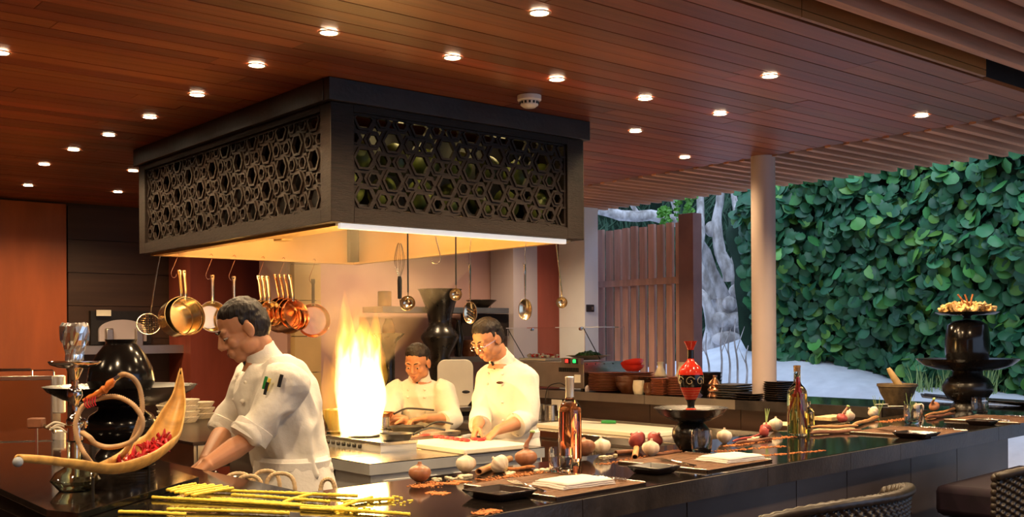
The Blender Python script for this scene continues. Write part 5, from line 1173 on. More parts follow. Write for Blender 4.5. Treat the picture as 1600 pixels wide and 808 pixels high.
# ------------------------------------------------------------------ right end: tiered black vessel, mortar
vb_ = at(1512, 641); k = vb_.y / F; R = lambda px: px / 2 * k; zq = lambda y: max(0, (641 - y) * k)
lathe_thing('black_stand', 'bulging black stand at the right end of the bar carrying a wide bowl', 'stand', vb_, [(.001, 0), (R(54), 0), (R(52), zq(635)), (R(40), zq(628)), (R(58), zq(623)), (R(74), zq(611)), (R(75), zq(603)), (R(62), zq(592)), (R(46), zq(587)), (R(44), zq(580)), (R(50), zq(578)), (.001, zq(578))], 'black_bowl')
zb1 = zq(577.5)
lathe_thing('wide_bowl', 'wide shallow black bowl on the bulging stand at the right end of the bar', 'bowl', vb_ + V((0, 0, zb1)), [(.001, 0), (R(90), 0), (R(128), zq(571) - zb1), (R(148), zq(563) - zb1), (R(152), zq(560.5) - zb1), (R(147), zq(561) - zb1), (R(120), zq(570) - zb1), (.001, .02)], 'black_bowl', n=64)
zb2 = zb1 + .021
lathe_thing('black_jar', 'egg-shaped black jar standing in the wide bowl at the right end', 'jar', vb_ + V((0, 0, zb2)), [(.001, 0), (R(54), 0), (R(60), .02), (R(66), .09), (R(66), .15), (R(60), zq(508) - zb2), (R(42), zq(502) - zb2), (R(16), zq(499.5) - zb2), (.001, zq(499) - zb2)], 'black_gloss', n=48)
zb3 = zq(498.8)
lathe_thing('footed_plate', 'footed black plate of crackers on top of the egg-shaped jar', 'plate', vb_ + V((0, 0, zb3)), [(.001, 0), (R(14), 0), (R(10), .012), (R(16), .022), (R(80), zq(492) - zb3), (R(92), zq(489) - zb3), (R(94), zq(488) - zb3), (R(90), zq(488.5) - zb3), (R(76), zq(490.6) - zb3), (.001, .034)], 'black_bowl', n=48)
zt3 = zq(489.5)
cme = MB().rings([[V((.030 * s * math.cos(2 * PI * i / 10) * (1 + .3 * math.sin(i * 2.3)), .021 * s * math.sin(2 * PI * i / 10), z + .008 * math.sin(i * 1.9))) for i in range(10)] for s, z in ((.5, -.009), (1, -.004), (1, .004), (.45, .011))]).mesh('cracker'); cme.materials.append(MT['cracker'])
cpos = []
for kk in range(46):
    a = rr.random() * 6.283; q = math.sqrt(rr.random()) * R(80); hgt = .042 * (1 - (q / R(92)) ** 2) * rr.uniform(.3, 1.1)
    tag(share('cracker', cme, None, vb_ + V((q * math.cos(a), q * math.sin(a), zt3 + .012 + hgt)), (rr.uniform(-.9, .9), rr.uniform(-.9, .9), rr.random() * 6), [rr.uniform(.8, 1.2)] * 3), 'golden puffed cracker in the heap on the topmost black plate', 'cracker', 'heap of crackers on the footed plate')
for i, (dx, a) in enumerate(((-.012, -.35), (.006, -.15), (.02, .12))):
    t = thing('cinnamon_quill', ['left', 'middle', 'right'][i] + ' red quill sticking up from the heap of crackers', 'spice', vb_ + V((dx, 0, zt3 + .045)))
    MB().tube([(0, 0, 0), (.05 * a, 0, .035), (.12 * a, 0, .065)], .005, 8).build('quill', 'spice', t)
lt = thing('leaf_tray', 'long low black leaf-shaped tray lying behind the right end vessel', 'tray', at(1535, 630)); 
q0, q1 = at(1442, 624) - lt.location, at(1680, 640) - lt.location
def lf(a, b):
    c = q0 * (1 - a) + q1 * a; w_ = .10 * math.sin(PI * min(1, a * .9 + .02)) ** .7; nr = V((-(q1 - q0).y, (q1 - q0).x, 0)).normalized()
    return c + nr * w_ * (2 * b - 1) + V((0, 0, .004 + .025 * (2 * b - 1) ** 2 + .06 * max(0, .25 - a) ** 1.2))
MB().grid(lf, 30, 9).build('tray', 'black_bowl', lt).modifiers.new('s', 'SOLIDIFY').thickness = .006
mo = at(1402, 631); k = mo.y / F; R = lambda px: px / 2 * k
lathe_thing('mortar', 'brown stone mortar on the far counter before the hedge', 'mortar', mo, [(.001, 0), (R(34), 0), (R(36), .008), (R(38), .02), (R(50), .065), (R(58), .110), (R(61), .112), (R(61), .128), (R(55), .128), (R(48), .09), (.001, .03)], 'stone_mortar', n=44)
t = thing('pestle', 'wooden pestle leaning in the stone mortar', 'pestle', mo + V((.03, -.02, .05)))
MB().tube([(.02, 0, 0), (-.02, 0, .06), (-.055, 0, .115), (-.085, 0, .165), (-.092, 0, .178)], [.024, .026, .022, .016, .012], 14).build('shaft', 'pestle_wood', t)
for i, (x, y, rz) in enumerate(((1378, 634, .3), (1400, 637, -.1), (1425, 636, .2))):
    t = thing('shell_spoon', ['left', 'middle', 'right'][i] + ' pale shell spoon at the foot of the mortar', 'spoon', at(x, y), rz, 'shell spoons')
    MB().grid(lambda a, b: (lerp(-.045, .045, a), .018 * (2 * b - 1) * math.sin(PI * (a * .9 + .05)), .004 + .006 * (2 * b - 1) ** 2), 12, 7).build('bowl', 'sign_white', t).modifiers.new('s', 'SOLIDIFY').thickness = .002
# ------------------------------------------------------------------ left arm: hookah, vessel, palm boat, noodles
ZL = 1.0695
hk = P(118, 766, ZL); k = hk.y / F; zz = lambda y: (766 - y) * k; R = lambda px: px / 2 * k
ho = thing('hookah', 'silver hookah with glass base, foil-wrapped bowl and coiled hose', 'hookah', hk)
MB().lathe([(.001, .001), (R(48), 0), (R(62), zz(758)), (R(75), zz(750)), (R(60), zz(738)), (R(34), zz(730)), (R(24), zz(722)), (R(22), zz(715)), (R(20), zz(715)), (R(21.5), zz(722)), (R(31.5), zz(730.5)), (R(57.5), zz(738.6)), (R(72), zz(750)), (R(59.5), zz(757.4)), (R(46), .003), (.001, .0035)], 40, cap0=False, cap1=False).build('glass_base', 'glass_green', ho)
MB().lathe([(R(11), zz(745)), (R(11), zz(690)), (R(22), zz(688)), (R(22), zz(664)), (R(26), zz(662)), (R(26), zz(656)), (R(16), zz(650)), (R(10), zz(645)), (R(9), zz(634)), (R(14), zz(628)), (R(24), zz(618)), (R(20), zz(608)), (R(10), zz(603)), (R(12), zz(596)), (R(9), zz(594)), (R(14), zz(590)), (R(24), zz(578)), (R(26), zz(574)), (R(10), zz(572))], 28).build('stem', 'chrome', ho)
MB().lathe([(R(20), zz(722)), (R(24), zz(716)), (R(24), zz(700)), (R(22), zz(692)), (R(26), zz(688))], 28).build('glass_tube', 'glass_green', ho)
MB().lathe([(R(10), zz(577)), (R(50), zz(574)), (R(72), zz(570)), (R(78), zz(566)), (R(78), zz(564.5)), (R(70), zz(567)), (R(30), zz(570)), (R(10), zz(570))], 40).build('ash_tray', 'chrome', ho)
n = 30; rs = []
for i, (w_, y) in enumerate(((22, 571), (26, 562), (26, 554), (30, 546), (34, 540), (40, 532), (44, 520), (42, 510), (36, 505), (16, 507), (2, 508))):
    rs.append([V((R(w_) * math.cos(2 * PI * j / n) * (1 + (.22 if i < 9 else .3) * NZ.noise(V((j * 1.7, i * 1.7, 0)))), R(w_) * math.sin(2 * PI * j / n) * (1 + .22 * NZ.noise(V((j * 1.7, i * 1.7, 4)))), zz(y) + .006 * NZ.noise(V((j * .7, i, 9))))) for j in range(n)])
MB().rings(rs).build('foil_bowl', 'foil', ho, smooth=False)
hp_ = lambda x, y, d=0: PD(x, y, hk.y + d) - hk
loop = [(128, 676, -.02), (140, 684, -.05), (150, 694, -.06), (172, 699, -.07), (202, 692, -.08), (219, 675, -.08), (222, 654, -.08), (207, 632, -.08), (181, 620, -.08), (151, 624, -.08), (129, 636, -.09), (118, 662, -.10), (123, 692, -.10), (138, 718, -.09), (152, 732, .05), (170, 728, .06), (189, 714, .0), (202, 697, -.04), (213, 671, -.05), (222, 641, -.05), (219, 610, -.05), (209, 592, -.06), (195, 585, -.07), (186, 588, -.08)]
hs = smooth_path([hp_(*a) for a in loop], 420)
MB().tube(hs, [.0068 + .0011 * (1 if (i // 1) % 2 else -1) for i in range(420)], 10).build('hose', 'hose', ho, ang=2)
MB().tube([hp_(187, 588, -.08), hp_(178, 594, -.085)], [.006, .0065], 10).build('ferrule', 'chrome', ho)
bead = [(179, 594, .007), (176, 596, .009), (172, 600, .0125), (167, 606, .009), (163, 609, .013), (158, 612, .009), (153, 615, .010), (147, 618, .007), (141, 621, .0085), (136, 623, .006), (130, 626, .0045)]
MB().tube([hp_(x, y, -.09) for x, y, r in bead], [r for x, y, r in bead], 12).build('mouthpiece', 'amber', ho)
for i in range(5): MB().tube(smooth_path([hp_(150 - 4 * i, 617 + i, -.095), hp_(148 - 4 * i, 628 + i, -.10), hp_(150 - 3 * i, 634 + i, -.10)], 8), .0016, 5).build('bead_fringe', 'chili', ho)
MB().tube(smooth_path([hp_(118, 660), hp_(132, 656, -.02), hp_(134, 664, -.02), hp_(128, 672, -.02)], 10), .006, 8).build('hose_port', 'chrome', ho)
MB().lathe([(R(32), zz(668)), (R(32), zz(664)), (R(24), zz(663))], 24).build('brass_collar', 'pan_steel', ho)
for i, pts in enumerate((((102, 664), (86, 660), (72, 668)), ((106, 668), (90, 664), (78, 672)), ((104, 676), (92, 668), (80, 670)))):
    MB().tube(smooth_path([hp_(x, y, .02) for x, y in pts], 12), .003, 6).build('cream_cord', 'sign_white', ho)
hr = thing('wooden_fitting', 'small dark wooden block with brass fitting left of the hookah stem', 'fitting', PD(57, 661, hk.y + .12))
MB().box((0, 0, 0), (.045, .03, .030)).build('block', 'cinnamon_dark', hr, bevel=.004); MB().tube([(.02, 0, -.008), (.05, 0, -.02), (.055, 0, -.03)], .006, 8).build('fitting', 'pan_steel', hr); MB().box((0, 0, -.055), (.006, .006, .09)).build('post', 'chrome', hr)
# big black vessel: stand, bowl and vase
bd = PD(190, 700, 3.86); bd.z = ZL; k = bd.y / F; R = lambda px: px / 2 * k; zy = lambda y: EYE - (y - 528.9) * k - ZL
lathe_thing('black_stand', 'bulging black stand behind the hookah carrying a very wide bowl', 'stand', bd, [(.001, 0), (R(80), 0), (R(76), .012), (R(54), zy(695)), (R(80), zy(690)), (R(106), zy(672)), (R(108), zy(662)), (R(94), zy(648)), (R(70), zy(640)), (R(68), zy(633)), (.001, zy(632.5))], 'black_gloss', n=48)
z1 = zy(632)
lathe_thing('wide_bowl', 'very wide shallow black bowl behind the hookah', 'bowl', bd + V((0, 0, z1)), [(.001, 0), (R(110), 0), (R(170), zy(622) - z1), (R(214), zy(610) - z1), (R(226), zy(603) - z1), (R(229), zy(602) - z1), (R(222), zy(603.5) - z1), (R(160), zy(618) - z1), (.001, .018)], 'black_bowl', n=72)
z2 = z1 + .019
lathe_thing('black_vase', 'pear-shaped glossy black vase standing in the very wide bowl', 'vase', bd + V((0, 0, z2)), [(.001, 0), (R(70), 0), (R(92), zy(606) - z2), (R(101), zy(594) - z2), (R(94), zy(575) - z2), (R(72), zy(553) - z2), (R(52), zy(540) - z2), (R(42), zy(536) - z2), (R(46), zy(532) - z2), (R(48), zy(530) - z2), (R(42), zy(530.5) - z2), (R(36), zy(537) - z2), (.001, zy(550) - z2)], 'black_gloss', n=56)
ps = P(205, 731, ZL)
me = plate_mesh(.075, .010); 
stack('black_saucer', 'saucer', ps, me, 'black_bowl', 5, .009, 'black saucer of the stack under the palm boat', 'black saucers under the boat')
# palm spathe boat with dried chillies
pn = V((1, -.088, 0)); p0 = V((-1.356, 0, 0))
key = [(28, 722), (60, 725), (95, 729), (130, 735), (164, 741), (190, 740), (215, 733), (240, 716), (258, 697), (273, 655), (281, 620), (283, 575)]
bt = thing('palm_boat', 'long curved golden palm-husk boat holding dried red chillies', 'boat', V((-1.10, 2.95, ZL)))
path = smooth_path([hit(x, y, p0, pn) - bt.location for x, y in key], 60)
side = V((.996, .088, 0)).normalized()
wid = [(0, .009), (.18, .013), (.34, .026), (.48, .045), (.62, .058), (.75, .050), (.88, .028), (1, .003)]
def wv(t):
    for (a, b), (c, d) in zip(wid[:-1], wid[1:]):
        if a <= t <= c: return lerp(b, d, (t - a) / (c - a))
def bp(t, a):
    i = min(58, int(t * 59)); p = path[i].lerp(path[i + 1], t * 59 - i); tg = (path[i + 1] - path[i]).normalized(); up = side.cross(tg).normalized()
    w_ = wv(t); dp = w_ * 1.0
    return p + side * (w_ * math.sin(a)) + up * (dp * (1 - math.cos(a)))
def bfn(a, b): return bp(a, lerp(-1.55, 1.55, b) if a > .3 else lerp(lerp(-3.0, -1.55, a / .3), lerp(3.0, 1.55, a / .3), b))
o = MB().grid(bfn, 60, 13).build('husk', 'palm_wood', bt); sm_ = o.modifiers.new('s', 'SOLIDIFY'); sm_.thickness = .005
MB().ball(path[0], (.012, .012, .012), 12, 8).build('silver_tip', 'grey_plastic', bt)
for x, y, t_ in ((145.5, 783, .40), (232.5, 755, .60)):
    q = P(x, y, ZL) - bt.location; e = bp(t_, 0); MB().tube([q, (q.x, q.y, e.z + .004)], .004, 8).build('support_rod', 'iron', bt)
cme = MB().tube(smooth_path([(-.022, 0, 0), (-.010, .003, .004), (.006, 0, .003), (.020, -.005, 0), (.027, -.007, -.002)], 9), [.0015, .005, .0062, .006, .0055, .0048, .0036, .002, .0006], 7).mesh('chili'); cme.materials.append(MT['chili'])
for kk in range(80):
    t_ = rr.uniform(.47, .745); a = rr.uniform(-.55, .5); q = bp(t_, a); i = int(t_ * 59); tg = (path[i + 1] - path[i]).normalized(); up = side.cross(tg).normalized()
    o = share('dried_chili', cme, None, bt.location + q + up * rr.uniform(.016, .032), (rr.random() * 6, rr.random() * 6, rr.random() * 6), [rr.uniform(.75, 1.1)] * 3)
    tag(o, 'dried red chilli in the heap inside the palm-husk boat', 'chilli', 'dried chillies in the palm boat')
# chrome display cabinet at far left
cbn = thing('chrome_cabinet', 'mirror-steel display cabinet with wire rails at the far left', 'cabinet', P(36, 690, ZL), math.radians(14))
k = cbn.location.y / F; X = lambda px: (px - 36) * k * 1.03; Zc = lambda y: EYE - (y - 530.2) * k - ZL
MB().box(((X(-60) + X(78)) / 2, .10, (Zc(690) + Zc(590)) / 2), (X(78) - X(-60), .20, Zc(590) - Zc(690))).build('body', 'chrome', cbn, bevel=.003)
for x in (2, 77): MB().box((X(x), -.003, (Zc(690) + Zc(590)) / 2), (.006, .006, Zc(590) - Zc(690))).build('frame_bar', 'steel', cbn, smooth=False)
MB().box(((X(-60) + X(78)) / 2, -.004, Zc(591)), (X(78) - X(-60), .008, .018)).build('top_bar', 'steel', cbn, bevel=.002); MB().box(((X(-60) + X(78)) / 2, -.004, Zc(692)), (X(78) - X(-60), .008, .012)).build('bottom_bar', 'steel', cbn, bevel=.002)
for y0, y1 in ((588, 648), (675, 695)): MB().lathe([(.02, Zc(y1)), (.028, Zc(y1) + .004), (.028, Zc(y0) - .004), (.02, Zc(y0))], 24, (X(84), .05, 0)).build('rounded_side', 'label_silver', cbn)
for x1, y, dy in ((48, 577, .02), (74, 580, .10)): MB().tube([(X(-60), dy, Zc(y)), (X(x1) - .006, dy, Zc(y)), (X(x1), dy, Zc(y) - .006), (X(x1), dy, Zc(592))], .003, 8).build('wire_rail', 'chrome', cbn)
MB().tube([(X(-60), -.03, Zc(702)), (X(74), -.03, Zc(702)), (X(76), -.03, Zc(700)), (X(76), -.01, Zc(692))], .003, 8).build('wire_rail', 'chrome', cbn)
# yellow crusted noodle sticks on the corner of the bar
def noodle(x0, y0, x1, y1, lab, r=.0055, lift=0., bend=.006):
    a, b = at(x0, y0), at(x1, y1); t = thing('breadstick', lab, 'breadstick', a + V((0, 0, r * 1.3 + lift)), 0, 'yellow crusted breadsticks'); d = b - a; n = max(24, int(d.length / .004)); nr = V((-d.y, d.x, 0)).normalized()
    s = rr.random() * 50
    pts = [d * (i / (n - 1)) + nr * (bend * math.sin(PI * i / (n - 1) * 1.0) + .003 * NZ.noise(V((i * .08, s, 0)))) for i in range(n)]
    MB().tube(pts, [(r * (1 + .45 * NZ.noise(V((i * 1.3, s, 1)))), r * (1 + .32 * NZ.noise(V((i * .7, s, 7))))) for i in range(n)], 8).build('crust', 'noodle', t, ang=3)
for i, (x0, y0, x1, y1) in enumerate(((261, 776, 306, 766), (267, 778, 322, 767), (274, 780, 335, 768), (282, 781, 347, 769), (290, 783, 357, 771), (300, 785, 364, 773))):
    noodle(x0, y0, x1, y1, ['farthest', 'second', 'third', 'fourth', 'fifth', 'nearest'][i] + ' short stick of the yellow breadstick bundle by the basket handles', .0046, .012)
for x0, y0, x1, y1, lb in ((238, 781, 558, 800, 'longest yellow breadstick, running from the left across the dark counter'), (261, 800, 452, 806, 'yellow breadstick lying nearest the bottom edge'), (362, 777, 514, 788, 'yellow breadstick ending below the last basket handle'),
                           (305, 769, 558, 779, 'yellow breadstick farthest from the camera'), (443, 789, 487, 776, 'short yellow breadstick lying across two long ones'), (186, 804, 290, 808, 'yellow breadstick at the bottom left corner of the group'),
                           (518, 801, 582, 781, 'yellow breadstick slanting among the crumbs'), (537, 789, 616, 783, 'rightmost yellow breadstick, short among the crumbs'), (470, 798, 640, 808, 'yellow breadstick leaving at the bottom, right of the group'), (330, 783, 470, 793, 'yellow breadstick close behind the longest one')):
    noodle(x0, y0, x1, y1, lb, .0048)
drift('yellow crumbs scattered at the right end of the breadsticks', ((530, 792, 640, 782, .06), (520, 802, 580, 796, .03)), 'noodle', 'crumbs', 55, .0045, 'crumbs')
# inner shelf with rattan-handled baskets and bowls standing in for reflections behind the left arm
ish = thing('inner_shelf', 'low steel shelf on the inner side of the bar corner', 'shelf', (0, 0, 0), AH)
hb(None, LI + .002, LI + .20, 3.05, 4.3, .86, .875, 'board', 'steel_dull', ish)
for v in (3.1, 4.2): hb(None, LI + .06, LI + .10, v - .02, v + .02, 0, .86, 'leg', 'iron', ish)
for i, (x, y, w_, dep) in enumerate(((372, 741, 44, 3.62), (389, 745, 42, 3.50), (416, 737, 42, 3.62), (438, 741, 46, 3.48), (512, 750, 24, 3.30))):
    top = PD(x, y, dep); u_, v_ = uv(top); 
    bk = thing('handled_basket', ['leftmost', 'second', 'third', 'fourth', 'rightmost'][i] + ' round basket with rattan loop handle in the bar corner', 'basket', (top.x, top.y, .8765), .1, 'rattan-handled baskets'); W = w_ / F * dep / 2; hz = top.z - .8765
    MB().lathe([(.001, 0), (W * .8, 0), (W * .95, hz * .4), (W * .9, hz * .42), (W * .75, .006), (.001, .005)], 24, cap0=False, cap1=False).build('basket', 'steel_dull', bk)
    pts = smooth_path([(-W * .92, 0, hz * .30), (-W, 0, hz * .6), (-W * .86, 0, hz * .88), (-W * .4, 0, hz), (W * .4, 0, hz), (W * .86, 0, hz * .88), (W, 0, hz * .6), (W * .92, 0, hz * .30)], 90)
    MB().tube(pts, [.0065 + .0008 * ((j // 2) % 2) for j in range(90)], 8).build('loop_handle', 'rattan', bk)
for i, (x, y, dep) in enumerate(((296, 744, 3.92), (338, 752, 3.75))):
    q = PD(x, y, dep); lathe_thing('reflection_bowl', ['left', 'right'][i] + ' bowl standing in for a steel reflection under the hands of the left chef', 'bowl', (q.x, q.y, .8765), [(.001, 0), (.05, 0), (.088, .05), (.10, .12), (.104, .122), (.098, .12), (.08, .05), (.001, .01)], 'chrome')
# ------------------------------------------------------------------ bar chairs
def chair(name, lab, pc, rz, seat=False):
    t = thing(name, lab, 'chair', pc, rz)
    # woven curved back: centre at local origin, opening toward +Y
    Rb = .40
    def sh(a, b, off):
        an = lerp(-1.02, 1.02, a) ; z = lerp(.56, 1.035 - .05 * (abs(lerp(-1, 1, a)) ** 3), b)
        wv_ = .007 * math.sin(a * 54 * PI) * math.sin(b * 34 * PI)
        rr_ = Rb * (1.0 + .10 * b) + off * wv_
        return V((rr_ * math.sin(an), -rr_ * math.cos(an) * 1.02 + .02, z))
    mb = MB(); mb.grid(lambda a, b: sh(a, b, 1), 217, 137); o = mb.build('woven_back', 'wicker', t, ang=3); o.modifiers.new('s', 'SOLIDIFY').thickness = .022
    top = [sh(i / 60, 1, 0) + V((0, 0, .004)) for i in range(61)]
    MB().tube(top, [.013 + .003 * (i % 2) for i in range(61)], 10).build('woven_rim', 'wicker', t, ang=3)
    MB().lathe([(.001, .62), (.20, .62), (.215, .64), (.215, .69), (.195, .71), (.001, .715)], 30).build('seat', 'purple_cloth', t)
    MB().grid(lambda a, b: sh(lerp(.06, .94, a), lerp(.38, .93, b), 0) * 1 + V((0, .036, 0)), 30, 10).build('back_cushion', 'purple_cloth', t).modifiers.new('s', 'SOLIDIFY').thickness = .03
    for sx in (-1, 1):
        for sy in (-1, 1): MB().tube([(sx * .15, sy * .15, .63), (sx * .19, sy * .19, 0)], .016, 8).build('leg', 'iron', t)
    MB().tube([(.18 * math.cos(2 * PI * i / 20), .18 * math.sin(2 * PI * i / 20), .28) for i in range(20)], .01, 6, closed=True).build('foot_ring', 'iron', t)
    return t
c1 = PD(1365, 770, 3.05); chair('bar_chair', 'dark wicker bar chair with curved woven back nearest the camera', (c1.x + BT.x * .36, c1.y + BT.y * .36, 0), AB)
c2 = PD(1640, 760, 3.95); chair('bar_chair', 'wicker bar chair with purple cushions cut by the right edge', (c2.x + BT.x * .30 + .03, c2.y + BT.y * .30, 0), AB)
bc = thing('purple_bench', 'dark purple upholstered seat pushed against the bar front at right', 'bench', hit(1540, 760, B(0, -.12), BT).xy.to_3d(), AB)
MB().box((.10, -.06, .795), (.95, .27, .13)).build('cushion', 'purple_cloth', bc, bevel=.03); MB().box((.10, -.06, .36), (.85, .2, .72)).build('base', 'iron', bc, smooth=False)
# ------------------------------------------------------------------ people
def fuse(name, mb, m, parent, voxel, it=4, fac=.5, disp=None):
    tmp = bpy.data.objects.new('tmp_' + name, mb.mesh('tmp', False)); COL.objects.link(tmp)
    r = tmp.modifiers.new('r', 'REMESH'); r.mode = 'VOXEL'; r.voxel_size = voxel
    if it: s = tmp.modifiers.new('s', 'SMOOTH'); s.iterations = it; s.factor = fac
    dg = bpy.context.evaluated_depsgraph_get(); dg.update()
    me = bpy.data.meshes.new_from_object(tmp.evaluated_get(dg)); me.name = name
    bpy.data.objects.remove(tmp)
    if disp:
        cn = [(v.co.copy(), v.normal.copy()) for v in me.vertices]
        for v, (c, n_) in zip(me.vertices, cn): v.co = c + n_ * disp(c)
    me.polygons.foreach_set('use_smooth', [True] * len(me.polygons))
    me.materials.clear(); me.materials.append(MT[m])
    o = bpy.data.objects.new(name, me); COL.objects.link(o); o.parent = parent; return o
def frame(f, u):
    f = V(f).normalized(); u = V(u); u = (u - f * u.dot(f)).normalized(); r = f.cross(u).normalized()
    return M((r, f, u)).transposed()        # columns: right, forward, up
def ell(c, ax, hw, hd, n=24):               # horizontal-ish ring: ax = width axis, second axis given
    w_, d_ = ax; return [V(c) + w_ * (hw * math.cos(2 * PI * i / n)) + d_ * (hd * math.sin(2 * PI * i / n)) for i in range(n)]
def hand(mb, wrist, d, nrm, curl=.5, s=1., side=1, spread=.10):
    d = V(d).normalized(); nrm = V(nrm); nrm = (nrm - d * nrm.dot(d)).normalized(); w_ = d.cross(nrm) * side
    kn = wrist + d * .088 * s
    mb.tube([wrist - d * .02, wrist + d * .015 * s, wrist + d * .05 * s, kn], [(.021, .026), (.018 * s, .033 * s), (.016 * s, .040 * s), (.012 * s, .040 * s)], 14, up=nrm)
    for i, (L_, off) in enumerate(((.068, .031), (.077, .0105), (.072, -.0105), (.056, -.031))):
        b = kn + w_ * off * s - d * (.004 * abs(i - 1.2)) * s; a = curl * (.55 + .08 * i); p = [b - d * .02 * s, b]; dr = (d + w_ * (spread * (1.5 - i) * .7)).normalized()
        for q, sg in enumerate((.45, .30, .25)):
            a_ = curl * (.5 + .55 * q) + .06 * i; dd = dr * math.cos(a_) + nrm * math.sin(a_); p.append(p[-1] + dd * L_ * sg * s)
        mb.tube(p, [.0092 * s, .0092 * s, .0086 * s, .0078 * s, .0055 * s], 8)
    b = wrist + d * .022 * s + w_ * .026 * s + nrm * .004
    t1 = b + (d * .55 + w_ * .75 + nrm * .25).normalized() * .042 * s; t2 = t1 + (d * .85 + w_ * .25 + nrm * .4).normalized() * .032 * s; t3 = t2 + (d * .9 + nrm * .5).normalized() * .024 * s
    mb.tube([b - w_ * .012 * s, b, t1, t2, t3], [.014 * s, .014 * s, .0115 * s, .010 * s, .0065 * s], 8)
def build_head(t, o, mb, C, f, u, hs=1., glasses=False):
    R = frame(f, u); T = lambda x, y, z: C + R @ (V((x, y, z)) * hs)
    def b(m_, c, r, n=18, k=12): m_.ball(T(*c), [q * hs for q in r], n, k, R)
    b(mb, (0, -.012, .035), (.073, .093, .080)); b(mb, (0, .020, -.030), (.060, .068, .078)); b(mb, (0, .056, -.088), (.030, .026, .022))
    b(mb, (0, .045, -.055), (.045, .040, .045))
    for s in (-1, 1):
        b(mb, (s * .042, .012, -.058), (.028, .040, .032)); b(mb, (s * .030, .076, .026), (.026, .013, .010)); b(mb, (s * .040, .060, -.024), (.022, .022, .022))
        mb.ball(T(s * .076, -.008, -.006), (.010 * hs, .020 * hs, .031 * hs), 12, 10, R @ RZ(s * .35)); b(mb, (s * .078, -.004, -.026), (.008, .012, .014))
        b(mb, (s * .031, .075, .0075), (.0165, .0125, .0095)); b(mb, (s * .012, .092, -.031), (.010, .010, .008))
    mb.tube([T(0, .082, .022), T(0, .094, .0), T(0, .105, -.024), T(0, .100, -.033)], [.008 * hs, .010 * hs, .0135 * hs, .011 * hs], 10)
    b(mb, (0, .080, -.060), (.030, .014, .022)); b(mb, (0, .087, -.056), (.021, .009, .005)); b(mb, (0, .085, -.066), (.019, .009, .006))
    lm = MB(); lm.tube([T(-.021, .083, -.0605), T(-.010, .0925, -.0565), T(0, .094, -.058), T(.010, .0925, -.0565), T(.021, .083, -.0605)], [.002 * hs, .004 * hs, .004 * hs, .004 * hs, .002 * hs], 8)
    lm.tube([T(-.019, .083, -.063), T(0, .0925, -.0675), T(.019, .083, -.063)], [.002 * hs, .0055 * hs, .002 * hs], 8); lm.build('lips', 'lips', t)
    for s in (-1, 1):
        MB().ball(T(s * .031, .0775, .000), (.0125 * hs, .0105 * hs, .0055 * hs), 12, 8, R).build('eye', 'eye_white', t)
        MB().ball(T(s * .031, .0855, -.002), (.0055 * hs, .0035 * hs, .005 * hs), 10, 6, R).build('pupil', 'eye_dark', t)
        MB().tube([T(s * .012, .089, .027), T(s * .028, .090, .034), T(s * .046, .076, .030)], [.0028 * hs, .0042 * hs, .002 * hs], 8).build('eyebrow', 'hair', t)
    hm = MB()
    b(hm, (0, -.017, .069), (.0755, .084, .058), 24, 16); b(hm, (0, -.044, .012), (.0765, .072, .086), 24, 16); b(hm, (0, -.038, .050), (.078, .074, .064), 24, 16)
    for s in (-1, 1): b(hm, (s * .0665, .000, .034), (.010, .013, .024))
    fuse('hair', hm, 'hair', t, .005, 3, disp=lambda c: .0035 * NZ.noise(c * 60))
    if glasses:
        for s in (-1, 1):
            MB().tube([T(s * .033 + .021 * math.cos(2 * PI * i / 20), .100, -.002 + .014 * math.sin(2 * PI * i / 20)) for i in range(20)], .0015, 6, closed=True).build('spectacle_rim', 'chrome', t)
            MB().tube([T(s * .054, .099, .003), T(s * .078, .04, .004), T(s * .080, -.01, .002)], .0014, 6).build('spectacle_arm', 'chrome', t)
        MB().tube([T(-.012, .101, .002), T(0, .104, .004), T(.012, .101, .002)], .0015, 6).build('spectacle_bridge', 'chrome', t)
    return T
